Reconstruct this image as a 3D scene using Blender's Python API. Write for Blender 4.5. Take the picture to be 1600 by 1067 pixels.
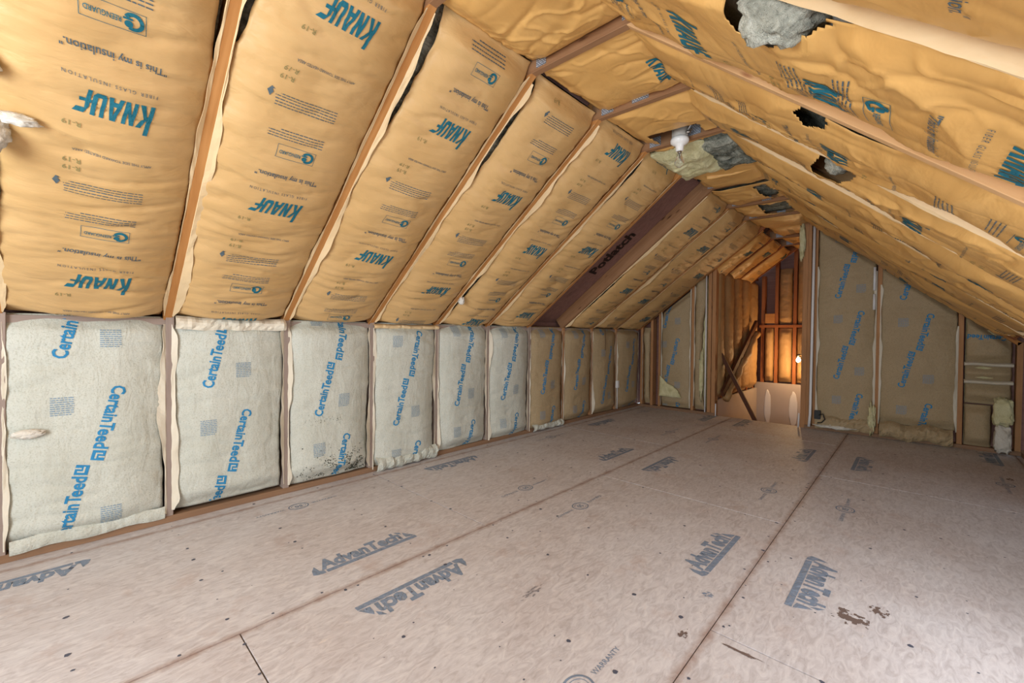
import bpy, bmesh, math, random
import numpy as np
from mathutils import Vector, Matrix

scene = bpy.context.scene
for o in list(bpy.data.objects):
    bpy.data.objects.remove(o)
COL = scene.collection
random.seed(7)

# ------------------------------------------------------------------ camera
YAW, PITCH, ROLL, CAM_H, FPX = 0.758776, -0.0176788, 0.0077832, 1.092127, 665.707
cam_data = bpy.data.cameras.new('camera')
cam_data.sensor_width = 36.0
cam_data.lens = FPX / 1600 * 36
cam_data.shift_y = -0.0003
cam_data.clip_start = 0.02
cam = bpy.data.objects.new('camera', cam_data)
COL.objects.link(cam)
_f0 = Vector((-math.sin(YAW), math.cos(YAW), 0)); _r0 = Vector((math.cos(YAW), math.sin(YAW), 0)); _z = Vector((0, 0, 1))
_F = _f0 * math.cos(PITCH) + _z * math.sin(PITCH)
_U = _z * math.cos(PITCH) - _f0 * math.sin(PITCH)
_R = _r0 * math.cos(ROLL) + _U * math.sin(ROLL)
_U2 = -_r0 * math.sin(ROLL) + _U * math.cos(ROLL)
m = Matrix((_R, _U2, -_F)).transposed().to_4x4()
m.translation = (0, 0, CAM_H)
cam.matrix_world = m
scene.camera = cam

# ------------------------------------------------------------------ world, assumed daylight and added fill, exposure
world = bpy.data.worlds.new('world'); scene.world = world
world.use_nodes = True
wb = world.node_tree.nodes['Background']
wb.inputs[0].default_value = (0.80, 0.90, 1.0, 1)
wb.inputs[1].default_value = 0.7

def area(name, loc, target, sx, sy, power, col):
    d = bpy.data.lights.new(name, 'AREA'); d.shape = 'RECTANGLE'; d.size = sx; d.size_y = sy
    d.energy = power; d.color = col
    o = bpy.data.objects.new(name, d); COL.objects.link(o); o.location = loc
    o.rotation_euler = (Vector(target) - Vector(loc)).to_track_quat('-Z', 'Y').to_euler()
    return o
# area light added for an assumed, unseen gable window behind the photographer, plus an added unseen fill lamp on the right
area('assumed_window_fill', (-0.75, -1.86, 1.30), (-1.0, 3.0, 1.15), 1.9, 1.3, 92, (0.86, 0.94, 1.0))
area('side_fill_light', (0.66, 1.6, 0.62), (-2.6, 1.5, 0.9), 1.6, 0.75, 15, (0.93, 0.96, 1.0))
scene.view_settings.view_transform = 'Standard'
scene.view_settings.look = 'None'
scene.view_settings.gamma = 1
scene.view_settings.exposure = 0.38
scene.view_settings.use_curve_mapping = False

# ------------------------------------------------------------------ noise
_prm = np.random.RandomState(3)
PT = _prm.permutation(256)
_ang = _prm.rand(256) * 2 * np.pi
GX, GY = np.cos(_ang), np.sin(_ang)
def gn(x, y, seed=0):
    x = np.asarray(x, float) + seed * 17.31; y = np.asarray(y, float) + seed * 9.77
    xi = np.floor(x).astype(int); yi = np.floor(y).astype(int); xf = x - xi; yf = y - yi
    def g(i, j, fx, fy):
        h = PT[(PT[(xi + i) & 255] + yi + j) & 255]
        return GX[h] * fx + GY[h] * fy
    u = xf ** 3 * (xf * (xf * 6 - 15) + 10); v = yf ** 3 * (yf * (yf * 6 - 15) + 10)
    a = g(0, 0, xf, yf); b = g(1, 0, xf - 1, yf); c = g(0, 1, xf, yf - 1); d = g(1, 1, xf - 1, yf - 1)
    return (a + (b - a) * u) * (1 - v) + (c + (d - c) * u) * v
def fbm(x, y, seed=0, o=3):
    r = 0; a = 1
    for i in range(o):
        r = r + a * gn(x * 2 ** i, y * 2 ** i, seed + i * 5); a *= .5
    return r
def ridge(x, y, seed=0, p=3):
    return (1 - np.clip(np.abs(gn(x, y, seed)) * 2.2, 0, 1)) ** p

# ------------------------------------------------------------------ materials
def srgb(r, g, b):
    f = lambda c: ((c / 255 + .055) / 1.055) ** 2.4 if c > 10 else c / 255 / 12.92
    return (f(r), f(g), f(b), 1)
def new_mat(name, rough=.6, spec=.3):
    mt = bpy.data.materials.new(name); mt.use_nodes = True
    nt = mt.node_tree; b = nt.nodes['Principled BSDF']
    b.inputs['Roughness'].default_value = rough
    b.inputs['Specular IOR Level'].default_value = spec
    return mt, nt, b
def N(nt, typ, **kw):
    n = nt.nodes.new(typ)
    for k, v in kw.items():
        if k in n.inputs: n.inputs[k].default_value = v
        else: setattr(n, k, v)
    return n
def coord(nt, scale=(1, 1, 1), rot=(0, 0, 0)):
    tc = N(nt, 'ShaderNodeTexCoord'); mp = N(nt, 'ShaderNodeMapping')
    mp.inputs['Scale'].default_value = scale; mp.inputs['Rotation'].default_value = rot
    nt.links.new(tc.outputs['Object'], mp.inputs['Vector']); return mp.outputs['Vector']
def noise(nt, vec, scale, detail=4, rough=.55, dist=0):
    n = N(nt, 'ShaderNodeTexNoise'); n.inputs['Scale'].default_value = scale; n.inputs['Detail'].default_value = detail
    n.inputs['Roughness'].default_value = rough; n.inputs['Distortion'].default_value = dist
    nt.links.new(vec, n.inputs['Vector']); return n.outputs['Fac']
def ramp(nt, fac, stops):
    r = N(nt, 'ShaderNodeValToRGB'); e = r.color_ramp.elements
    while len(e) < len(stops): e.new(.5)
    for i, (p, c) in enumerate(stops):
        e[i].position = p; e[i].color = c
    nt.links.new(fac, r.inputs['Fac']); return r.outputs['Color']
def mixc(nt, fac, a, b, mode='MIX'):
    n = N(nt, 'ShaderNodeMix', data_type='RGBA', blend_type=mode)
    for s, v in ((0, fac), (6, a), (7, b)):
        if hasattr(v, 'links') or hasattr(v, 'is_linked'): nt.links.new(v, n.inputs[s])
        else: n.inputs[s].default_value = v
    return n.outputs[2]
def bump(nt, b, h, strength, dist, prev=None):
    n = N(nt, 'ShaderNodeBump'); n.inputs['Strength'].default_value = strength; n.inputs['Distance'].default_value = dist
    nt.links.new(h, n.inputs['Height'])
    if prev: nt.links.new(prev, n.inputs['Normal'])
    nt.links.new(n.outputs['Normal'], b.inputs['Normal']); return n.outputs['Normal']

def paper_mat(name, lo, hi, rough=.5, spec=.3, speck=None, bs=.5, fine=55, stretch=(1, 1, 1)):
    mt, nt, b = new_mat(name, rough, spec)
    v = coord(nt)
    col = ramp(nt, noise(nt, v, 3.5, 5), [(.3, lo), (.7, hi)])
    if speck:
        s = ramp(nt, noise(nt, v, 150, 3, .7), [(.50, (0, 0, 0, 1)), (.68, (1, 1, 1, 1))])
        col = mixc(nt, s, col, speck)
    nt.links.new(col, b.inputs['Base Color'])
    v2 = coord(nt, stretch)
    n1 = bump(nt, b, noise(nt, v2, 11, 4, .55, .5), bs, .02)
    bump(nt, b, noise(nt, v2, fine, 3, .6), bs * .5, .004, n1)
    return mt
def flat_mat(name, c, rough=.6, spec=.3, metallic=0):
    mt, nt, b = new_mat(name, rough, spec); b.inputs['Base Color'].default_value = c; b.inputs['Metallic'].default_value = metallic
    v = coord(nt); bump(nt, b, noise(nt, v, 40, 2), .1, .003)
    return mt
def print_mat(name, c, paper, wear=.5, scale=90):
    mt, nt, b = new_mat(name, .6, .25)
    v = coord(nt)
    f = ramp(nt, noise(nt, v, scale, 3, .7), [(.5 + .25 * (1 - wear), (0, 0, 0, 1)), (.85, (1, 1, 1, 1))])
    nt.links.new(mixc(nt, f, c, paper), b.inputs['Base Color'])
    n1 = bump(nt, b, noise(nt, v, 14, 5, .6, .8), .5, .02)
    return mt
def wool_mat(name, stops, bs=1.0):
    mt, nt, b = new_mat(name, .95, .05)
    v = coord(nt); v2 = coord(nt, (30, 6, 30), (.3, .2, .6))
    n = noise(nt, v, 7, 6, .7, 1.5)
    nt.links.new(ramp(nt, n, stops), b.inputs['Base Color'])
    n1 = bump(nt, b, noise(nt, v2, 2.5, 5, .75, 1.0), bs, .02)
    bump(nt, b, noise(nt, v, 60, 4, .7), .8 * bs, .01, n1)
    return mt
def wood_mat(name, lo, hi, knot=None, rough=.7, axis=0, gs=1.0):
    mt, nt, b = new_mat(name, rough, .2)
    sc = [22, 22, 22]; sc[axis] = 1.3
    v = coord(nt, tuple(s * gs for s in sc)); v0 = coord(nt)
    col = ramp(nt, noise(nt, v, 1.0, 5, .6, 1.2), [(.3, lo), (.68, hi)])
    col = mixc(nt, .25, col, ramp(nt, noise(nt, v0, 2.5, 3), [(.35, lo), (.65, hi)]))
    if knot:
        vo = N(nt, 'ShaderNodeTexVoronoi'); vo.inputs['Scale'].default_value = 1.0
        sk = [16, 16, 16]; sk[axis] = 4.0
        nt.links.new(coord(nt, tuple(sk)), vo.inputs['Vector'])
        f = ramp(nt, vo.outputs['Distance'], [(.06, (1, 1, 1, 1)), (.16, (0, 0, 0, 1))])
        col = mixc(nt, f, col, knot)
    nt.links.new(col, b.inputs['Base Color'])
    bump(nt, b, noise(nt, v, 1.5, 4), .25, .004)
    return mt

M = {}
M['kraft'] = paper_mat('tan_kraft_paper', srgb(199, 160, 104), srgb(207, 170, 117), .47, .35, bs=.42, stretch=(1.1, .28, 1.1))
M['kraft_r'] = paper_mat('orange_kraft_paper', srgb(216, 165, 94), srgb(223, 176, 107), .42, .4, bs=.30, stretch=(.8, .35, .8))
M['lip'] = paper_mat('pale_kraft_edge', srgb(222, 192, 146), srgb(230, 204, 162), .5, .35, bs=.2)
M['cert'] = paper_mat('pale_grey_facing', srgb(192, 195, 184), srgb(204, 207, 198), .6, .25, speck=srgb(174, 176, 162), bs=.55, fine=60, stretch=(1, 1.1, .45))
M['cert_dim'] = paper_mat('dim_warm_facing', srgb(170, 150, 117), srgb(181, 161, 128), .6, .25, speck=srgb(152, 134, 102), bs=.5, fine=60, stretch=(1.1, 1.1, .5))  # copy of the pale facing with the far end's dim warm light in its colour
M['cert_lip'] = paper_mat('cream_facing_edge', srgb(214, 206, 186), srgb(224, 217, 200), .55, .25, bs=.2)
M['stair'] = paper_mat('brown_stairwell_facing', srgb(158, 124, 82), srgb(176, 140, 96), .6, .25, bs=.6)
M['teal'] = print_mat('teal_ink', srgb(30, 104, 122), srgb(110, 130, 116), .35)
M['greyink'] = print_mat('grey_ink', srgb(84, 100, 108), srgb(190, 150, 100), .5)
M['blue'] = print_mat('blue_ink', srgb(48, 134, 184), srgb(150, 170, 180), .3)
M['paleblue'] = print_mat('pale_blue_ink', srgb(128, 152, 172), srgb(190, 186, 166), .6)
M['floorink'] = print_mat('blue_grey_floor_stamp', srgb(124, 140, 162), srgb(180, 172, 172), .9, 60)
M['blackink'] = print_mat('black_ink', srgb(36, 22, 20), srgb(70, 45, 38), .2)
M['wool_grey'] = wool_mat('grey_fibreglass', [(.3, srgb(70, 76, 72)), (.5, srgb(140, 144, 132)), (.68, srgb(206, 206, 190))])
M['wool_yellow'] = wool_mat('yellow_fibreglass', [(.3, srgb(204, 196, 144)), (.55, srgb(230, 224, 180)), (.75, srgb(240, 236, 200))], .6)
M['wool_pale'] = wool_mat('pale_grey_fibreglass', [(.3, srgb(120, 122, 112)), (.5, srgb(186, 186, 172)), (.68, srgb(226, 226, 214))], .7)
M['wool_white'] = wool_mat('white_fibreglass', [(.3, srgb(196, 188, 172)), (.6, srgb(232, 228, 218)), (.8, srgb(246, 244, 238))], .45)
M['rafter'] = wood_mat('orange_pine', srgb(172, 114, 60), srgb(202, 146, 88), srgb(100, 58, 30))
M['rafter_pale'] = wood_mat('pale_pine', srgb(208, 164, 112), srgb(226, 184, 136), srgb(150, 90, 56))
M['stud'] = wood_mat('grey_purple_pine', srgb(140, 124, 116), srgb(166, 150, 140), srgb(96, 78, 70))
M['stud_b'] = wood_mat('brown_pine', srgb(160, 116, 78), srgb(190, 142, 100), srgb(92, 54, 32))
M['plate'] = wood_mat('reddish_pine_plate', srgb(124, 96, 74), srgb(152, 120, 94))
M['collar'] = wood_mat('aged_collar_pine', srgb(134, 96, 66), srgb(164, 124, 90), srgb(86, 56, 38))
M['sheath'] = wood_mat('dark_roof_sheathing', srgb(122, 90, 82), srgb(146, 110, 100), None, .8)
M['darkwood'] = wood_mat('dark_brown_board', srgb(70, 42, 28), srgb(96, 60, 40))
M['stairwood'] = wood_mat('red_brown_pine', srgb(140, 84, 50), srgb(166, 104, 64), srgb(80, 40, 24))
M['white'] = flat_mat('white_plastic', srgb(232, 234, 236), .4, .5)
M['black'] = flat_mat('black_plastic', srgb(28, 30, 32), .5, .4)
M['porcelain'] = flat_mat('white_porcelain', srgb(240, 240, 238), .25, .5)
M['greybox'] = flat_mat('pale_grey_box', srgb(176, 172, 164), .5, .5)
M['brass'] = flat_mat('bare_metal', srgb(180, 176, 170), .3, .5, 1)

def gusset_mat():
    mt, nt, b = new_mat('galvanised_plate', .38, .5); b.inputs['Metallic'].default_value = .25
    v = coord(nt, (1, 1, 1), (0, 0, 0))
    br = N(nt, 'ShaderNodeTexBrick'); br.inputs['Scale'].default_value = 1
    br.inputs['Color1'].default_value = srgb(204, 212, 224); br.inputs['Color2'].default_value = srgb(176, 186, 200)
    br.inputs['Mortar'].default_value = srgb(84, 88, 96)
    br.inputs['Brick Width'].default_value = .016; br.inputs['Row Height'].default_value = .009; br.inputs['Mortar Size'].default_value = .0016
    mp = N(nt, 'ShaderNodeMapping'); mp.inputs['Rotation'].default_value = (math.pi / 2, 0, 0)
    nt.links.new(v, mp.inputs['Vector']); nt.links.new(mp.outputs[0], br.inputs['Vector'])
    nt.links.new(br.outputs['Color'], b.inputs['Base Color']); bump(nt, b, br.outputs['Fac'], .6, -.003)
    return mt
M['gusset'] = gusset_mat()

def floor_mat():
    mt, nt, b = new_mat('oriented_strand_floor', .62, .25)
    tc = N(nt, 'ShaderNodeTexCoord'); v = tc.outputs['Object']
    mp = N(nt, 'ShaderNodeMapping'); mp.inputs['Scale'].default_value = (1.0, .35, 1); nt.links.new(v, mp.inputs['Vector']); vs = mp.outputs[0]
    strand = ramp(nt, noise(nt, vs, 36, 5, .65, 1.6), [(.32, srgb(170, 163, 164)), (.50, srgb(199, 195, 198)), (.68, srgb(219, 216, 217))])
    big = ramp(nt, noise(nt, v, 1.7, 4, .6), [(.35, srgb(186, 174, 170)), (.6, srgb(210, 208, 211))])
    col = mixc(nt, .34, strand, big)
    pink = ramp(nt, noise(nt, v, 4.5, 5, .65), [(.58, (0, 0, 0, 1)), (.75, (.55, .55, .55, 1))])
    col = mixc(nt, pink, col, srgb(180, 158, 150))
    pale = ramp(nt, noise(nt, vs, 20, 4, .8, 2), [(.64, (0, 0, 0, 1)), (.72, (.7, .7, .7, 1))])
    col = mixc(nt, pale, col, srgb(218, 208, 200))
    # water stain along the long edges of each sheet: seam distance from the panel-local x of world coordinates
    sx = N(nt, 'ShaderNodeSeparateXYZ'); nt.links.new(v, sx.inputs[0])
    def m(op, a, bb=None):
        n = N(nt, 'ShaderNodeMath', operation=op)
        for i, q in enumerate((a, bb)):
            if q is None: continue
            if hasattr(q, 'links'): nt.links.new(q, n.inputs[i])
            else: n.inputs[i].default_value = q
        return n.outputs[0]
    d = m('ABSOLUTE', m('SUBTRACT', m('FRACT', m('DIVIDE', m('ADD', sx.outputs[0], 1.754 + .6096 + 12.192), 1.2192)), .5))
    dn = m('ADD', d, m('MULTIPLY', noise(nt, v, 9, 5, .7), .055))
    st = ramp(nt, dn, [(.024, (.68, .68, .68, 1)), (.050, (0, 0, 0, 1))])
    col = mixc(nt, st, col, srgb(140, 106, 86))
    sp = ramp(nt, noise(nt, v, 48, 2, .5), [(.755, (0, 0, 0, 1)), (.78, (1, 1, 1, 1))])
    col = mixc(nt, sp, col, srgb(104, 104, 116))
    nt.links.new(col, b.inputs['Base Color'])
    n1 = bump(nt, b, noise(nt, vs, 36, 5, .65, 1.6), .18, .004)
    return mt
M['floor'] = floor_mat()

def drywall_mat():
    mt, nt, b = new_mat('drywall_paper', .75, .2)
    v = coord(nt)
    nt.links.new(ramp(nt, noise(nt, v, 2, 3), [(.3, srgb(170, 160, 158)), (.7, srgb(182, 172, 168))]), b.inputs['Base Color'])
    return mt
M['drywall'] = drywall_mat()
M['mud'] = flat_mat('white_joint_compound', srgb(214, 214, 220), .7, .2)
def mould_mat():
    mt, nt, b = new_mat('mildew_specks', .8, .1)
    v = coord(nt)
    nt.links.new(ramp(nt, noise(nt, v, 30, 3), [(.3, srgb(52, 56, 48)), (.7, srgb(96, 100, 86))]), b.inputs['Base Color'])
    return mt
M['mould'] = mould_mat()
mt, nt, b = new_mat('clear_bulb_glass', .03, .5)
b.inputs['Transmission Weight'].default_value = .95; b.inputs['IOR'].default_value = 1.25; b.inputs['Base Color'].default_value = (.95, .96, .96, 1)
M['glass'] = mt
mt, nt, b = new_mat('lit_bulb_glass', .3, .5)
b.inputs['Emission Color'].default_value = (1, .72, .38, 1); b.inputs['Emission Strength'].default_value = 60
M['lit'] = mt

# ------------------------------------------------------------------ object helpers
def tag(o, label=None, cat=None, group=None, kind=None):
    if label: o['label'] = label
    if cat: o['category'] = cat
    if group: o['group'] = group
    if kind: o['kind'] = kind
    return o
def empty(name, loc=(0, 0, 0), **kw):
    o = bpy.data.objects.new(name, None); o.empty_display_size = .1; COL.objects.link(o); o.location = loc
    return tag(o, **kw)
def mesh(name, verts, faces, mats, parent=None, smooth=True, midx=None):
    """verts are world coordinates; they are stored relative to the parent's base"""
    verts = np.asarray(verts, float)
    if parent is not None: verts = verts - np.array(base_of(parent))
    me = bpy.data.meshes.new(name)
    me.from_pydata(verts.tolist(), [], faces if isinstance(faces, list) else faces.tolist())
    for mm in (mats if isinstance(mats, list) else [mats]): me.materials.append(mm)
    me.update()
    if smooth: me.polygons.foreach_set('use_smooth', [True] * len(me.polygons))
    if midx is not None: me.polygons.foreach_set('material_index', list(midx))
    o = bpy.data.objects.new(name, me); COL.objects.link(o)
    if parent is not None: o.parent = parent
    return o
def base_of(o):
    p = Vector((0, 0, 0))
    while o is not None:
        p += o.location; o = o.parent
    return p
BM4 = {}
def board(name, p0, p1, w, d, up, mat, parent=None, bev=.002, warp=0):
    """timber from p0 to p1 (centre of its inner face); w across, d deep against 'up' (the way the inner face looks)"""
    p0, p1, up = Vector(p0), Vector(p1), Vector(up).normalized()
    L = (p1 - p0).length; ax = (p1 - p0).normalized(); side = up.cross(ax).normalized(); up = ax.cross(side)
    bm = bmesh.new(); bmesh.ops.create_cube(bm, size=1)
    for v in bm.verts: v.co = Vector((v.co.x * L + L / 2, v.co.y * w, v.co.z * d - d / 2))
    if bev: bmesh.ops.bevel(bm, geom=bm.edges[:], offset=bev, segments=1, affect='EDGES')
    me = bpy.data.meshes.new(name); bm.to_mesh(me); bm.free(); me.materials.append(mat)
    o = bpy.data.objects.new(name, me); COL.objects.link(o)
    mt = Matrix((ax, side, up)).transposed().to_4x4(); b = base_of(parent) if parent else Vector((0, 0, 0))
    mt.translation = p0 - b
    if parent: o.parent = parent
    o.matrix_local = mt; BM4[o.name] = mt.copy()
    return o
def box(name, lo, hi, mat, parent=None, bev=0):
    bm = bmesh.new(); bmesh.ops.create_cube(bm, size=1)
    lo, hi = Vector(lo), Vector(hi); c = (lo + hi) / 2; s = hi - lo
    for v in bm.verts: v.co = Vector((v.co.x * s.x, v.co.y * s.y, v.co.z * s.z)) + c
    if bev: bmesh.ops.bevel(bm, geom=bm.edges[:], offset=bev, segments=2, affect='EDGES')
    vs = [tuple(v.co) for v in bm.verts]; bm.verts.index_update(); fs = [[v.index for v in f.verts] for f in bm.faces]; bm.free()
    return mesh(name, vs, fs, mat, parent, smooth=False)
def tube(name, pts, r, mat, parent=None, seg=10):
    pts = [Vector(p) for p in pts]; vs = []; fs = []
    n = len(pts)
    for i, p in enumerate(pts):
        t = (pts[min(i + 1, n - 1)] - pts[max(i - 1, 0)]).normalized()
        a = t.orthogonal().normalized() if i == 0 else (a - t * a.dot(t)).normalized()
        c = t.cross(a)
        rr = r[i] if isinstance(r, (list, tuple)) else r
        for k in range(seg):
            an = 2 * math.pi * k / seg; vs.append(tuple(p + a * math.cos(an) * rr + c * math.sin(an) * rr))
    for i in range(n - 1):
        for k in range(seg):
            fs.append([i * seg + k, i * seg + (k + 1) % seg, (i + 1) * seg + (k + 1) % seg, (i + 1) * seg + k])
    fs.append(list(range(seg))[::-1]); fs.append([(n - 1) * seg + k for k in range(seg)])
    return mesh(name, vs, fs, mat, parent)
def lathe(name, c, prof, mat, parent=None, seg=24, axis=None):
    return tube(name, [Vector(c) + Vector(axis or (0, 0, 1)) * z for r, z in prof], [r for r, z in prof], mat, parent, seg)
def blob(name, c, size, mat, parent=None, seed=0, rough=.5, sub=4, rot=0, freq=2.2, boxy=1.0):
    bm = bmesh.new(); bmesh.ops.create_icosphere(bm, subdivisions=sub, radius=1)
    P = np.array([v.co[:] for v in bm.verts]); bm.verts.index_update(); F = [[v.index for v in f.verts] for f in bm.faces]; bm.free()
    P = np.sign(P) * np.abs(P) ** boxy
    h = fbm(P[:, 0] * freq + P[:, 2] * 1.3, P[:, 1] * freq - P[:, 2] * freq, seed, 4)
    h2 = fbm(P[:, 0] * freq * 4 + 5, P[:, 2] * freq * 4 + P[:, 1] * 3, seed + 3, 3)
    P = P * (1 + rough * h + rough * .35 * h2)[:, None] * np.array(size)
    cr, sr = math.cos(rot), math.sin(rot)
    P = np.stack([P[:, 0] * cr - P[:, 1] * sr, P[:, 0] * sr + P[:, 1] * cr, P[:, 2]], 1) + np.array(c)
    return mesh(name, P, F, mat, parent)

# ------------------------------------------------------------------ flat prints (lettering templates in metres, origin at the centre of the line)
def cut(vs, fs, step):
    bm = bmesh.new(); bv = [bm.verts.new((x, y, 0)) for x, y in vs]
    for f in fs:
        try: bm.faces.new([bv[i] for i in f])
        except ValueError: pass
    xs = [v[0] for v in vs]; ys = [v[1] for v in vs]
    for ax, lo, hi in ((0, min(xs), max(xs)), (1, min(ys), max(ys))):
        k = math.ceil(lo / step) * step
        while k < hi:
            no = Vector((1, 0, 0)) if ax == 0 else Vector((0, 1, 0))
            bmesh.ops.bisect_plane(bm, geom=bm.verts[:] + bm.edges[:] + bm.faces[:], plane_co=no * k, plane_no=no); k += step
    bm.verts.index_update()
    V = np.array([v.co[:2] for v in bm.verts]); F = [[v.index for v in f.verts] for f in bm.faces]; bm.free()
    return V, F
def font_tpl(txt, width, height=None, bold=0.0, shear=0.0, step=.012, space=1.0, step_cut=True):
    cu = bpy.data.curves.new('lettering', 'FONT'); cu.body = txt; cu.offset = bold; cu.shear = shear; cu.space_character = space
    cu.resolution_u = 2
    o = bpy.data.objects.new('lettering', cu); COL.objects.link(o)
    dg = bpy.context.evaluated_depsgraph_get(); me = o.evaluated_get(dg).to_mesh()
    V = [tuple(v.co[:2]) for v in me.vertices]; F = [list(p.vertices) for p in me.polygons]
    o.evaluated_get(dg).to_mesh_clear(); bpy.data.objects.remove(o); bpy.data.curves.remove(cu)
    V = np.array(V); lo, hi = V.min(0), V.max(0); s = width / (hi[0] - lo[0])
    sy = s if height is None else height / (hi[1] - lo[1])
    V = (V - (lo + hi) / 2) * np.array([s, sy])
    return cut(V.tolist(), F, step) if step_cut else (V, F)
def polys_tpl(polys, step=.012):
    vs = []; fs = []
    for p in polys:
        fs.append(list(range(len(vs), len(vs) + len(p)))); vs += p
    return cut(vs, fs, step)
def knauf_polys(W=.225, H=.088):
    L = []
    def add(x0, pts, w=1.0): L.append([(x0 + x * w, y) for x, y in pts])
    add(0, [(0, 0), (.25, 0), (.27, 1.32), (0, 1.32)]); add(0, [(.25, .42), (.25, .62), (.52, 1), (.80, 1), (.44, .55)]); add(0, [(.25, .62), (.40, .66), (.82, 0), (.52, 0)])
    add(.92, [(0, 0), (.22, 0), (.22, 1), (0, 1)]); add(.92, [(.22, 1), (.22, .55), (.44, 0), (.44, .45)]); add(.92, [(.44, 0), (.66, 0), (.66, 1), (.44, 1)])
    add(1.66, [(0, 0), (.24, 0), (.42, 1), (.24, 1)]); add(1.66, [(.36, 1), (.54, 1), (.80, 0), (.56, 0)]); add(1.66, [(.18, .2), (.62, .2), (.58, .38), (.22, .38)])
    add(2.52, [(0, .16), (.22, .22), (.22, 1), (0, 1)]); add(2.52, [(0, .16), (.12, .0), (.54, .0), (.68, .16), (.44, .22), (.22, .22)]); add(2.52, [(.44, .22), (.68, .16), (.68, 1), (.44, 1)])
    add(3.30, [(0, -.05), (.22, -.05), (.22, .86), (.0, .72)]); add(3.30, [(0, .72), (.22, .80), (.62, .80), (.78, 1), (.22, 1.0)]); add(3.30, [(-.08, .40), (.56, .40), (.52, .56), (-.08, .56)])
    sh = .30; tot = 4.3
    return [[((x + y * sh) * W / tot - W / 2, (y - .5) * H) for x, y in p] for p in L]
def arc(cx, cy, r0, r1, a0, a1, n=14):
    out = []
    for i in range(n):
        a, b2 = a0 + (a1 - a0) * i / n, a0 + (a1 - a0) * (i + 1) / n
        out.append([(cx + r0 * math.cos(a), cy + r0 * math.sin(a)), (cx + r1 * math.cos(a), cy + r1 * math.sin(a)), (cx + r1 * math.cos(b2), cy + r1 * math.sin(b2)), (cx + r0 * math.cos(b2), cy + r0 * math.sin(b2))])
    return out
def rect(x0, y0, x1, y1): return [(x0, y0), (x1, y0), (x1, y1), (x0, y1)]
def para(w, lines, lh, th, seed, indent=0):
    r = random.Random(seed); P = []
    for i in range(lines):
        y = -i * lh + lines * lh / 2; x = -w / 2 + (indent if i == 0 else 0); end = w / 2 - (r.random() * .25 * w if i == lines - 1 else r.random() * .03 * w)
        while x < end:
            l = r.uniform(.006, .02); P.append(rect(x, y - th / 2, min(x + l, end), y + th / 2)); x += l + .0035
    return P
def greenguard():
    P = []
    t = .0016; w, h = .16, .062
    P += [rect(-w / 2, -h / 2, w / 2, -h / 2 + t), rect(-w / 2, h / 2 - t, w / 2, h / 2), rect(-w / 2, -h / 2, -w / 2 + t, h / 2), rect(w / 2 - t, -h / 2, w / 2, h / 2)]
    P += arc(-.048, 0, .016, .027, math.radians(60), math.radians(330), 18)
    P += arc(-.036, .008, 0.0005, .011, 0, 6.283, 12)
    P += [rect(-.046, -.010, -.022, -.004)]
    return P
def merge(*T):
    V = []; F = []; n = 0
    for v, f in T:
        V.append(np.asarray(v)); F += [[i + n for i in q] for q in f]; n += len(v)
    return np.concatenate(V), F
def shift(T, dx, dy): return (np.asarray(T[0]) + np.array([dx, dy]), T[1])
T = {}
T['knauf'] = polys_tpl(knauf_polys())
T['fiber'] = font_tpl('FIBER GLASS INSULATION', .25, .013, space=1.5, step=.03)
T['mine'] = font_tpl('"This is my insulation."', .27, .036, bold=.012)
T['green'] = merge(polys_tpl(greenguard(), .02), shift(font_tpl('REENGUARD', .088, .016, bold=.01, step=.02), .026, .002))
T['apply'] = font_tpl('APPLY THIS SIDE TOWARD HEATED AREA', .24, .011, step=.04)
T['para4'] = polys_tpl(para(.23, 4, .012, .0038, 1), .04)
T['para5'] = polys_tpl(para(.25, 5, .012, .0038, 2) + [[(.14, -.03), (.152, -.012), (.14, .008), (.13, -.012)], [(.128, -.026), (.14, -.034), (.147, -.02)]], .04)
T['rval'] = font_tpl('R-19', .05, .02, step=.03)
_c1 = font_tpl('CertainT', .232, .060, bold=.028, step=.012); _c2 = font_tpl('eed', .100, .060, bold=.028, step=.012)
T['cert'] = merge(shift(_c1, -.0465, 0), shift(_c2, .1135, 0), polys_tpl([rect(.172, -.026, .222, .026)], .012))
_cn = polys_tpl([rect(.184, -.012, .191, .016), rect(.191, -.012, .213, -.005), rect(.200, .002, .207, .026)], .02)
T['cert_notch'] = _cn
T['certp'] = polys_tpl(para(.085, 9, .0105, .0048, 4), .03)
def advan():
    bar = [rect(-.17, -.062, .255, -.034)]
    P = bar + [[(-.262, -.05), (-.235, -.062), (-.20, -.05), (-.17, .045), (-.205, .055), (-.235, .01), (-.262, -.02)][::1]]
    P += [[(.262, -.02), (.215, .045), (.228, .05), (.275, -.01)], [(.232, -.01), (.20, .035), (.21, .04), (.245, 0)]]
    return P
_A = font_tpl('AdvanTech', .43, .098, bold=.050, shear=.12, step=9, step_cut=False)
T['advan'] = merge(shift(_A, -.015, .012), polys_tpl([rect(-.215, -.066, .262, -.040), [(-.275, -.050), (-.252, -.064), (-.222, -.066), (-.222, -.040), (-.240, -.030), (-.246, .02), (-.266, -.01)], [(.216, -.030), (.246, -.036), (.262, -.036), (.226, .026), (.218, .006)], [(.200, .03), (.214, .012), (.216, .04), (.19, .062)]], 9))
T['advan_sub'] = font_tpl('FLOORING', .16, .016, bold=.01, step_cut=False)
def oval(rx, ry, t, n=28):
    out = []
    for i in range(n):
        a, c = 2 * math.pi * i / n, 2 * math.pi * (i + 1) / n
        out.append([(rx * math.cos(a), ry * math.sin(a)), ((rx + t) * math.cos(a), (ry + t) * math.sin(a)), ((rx + t) * math.cos(c), (ry + t) * math.sin(c)), (rx * math.cos(c), ry * math.sin(c))])
    return out
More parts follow.
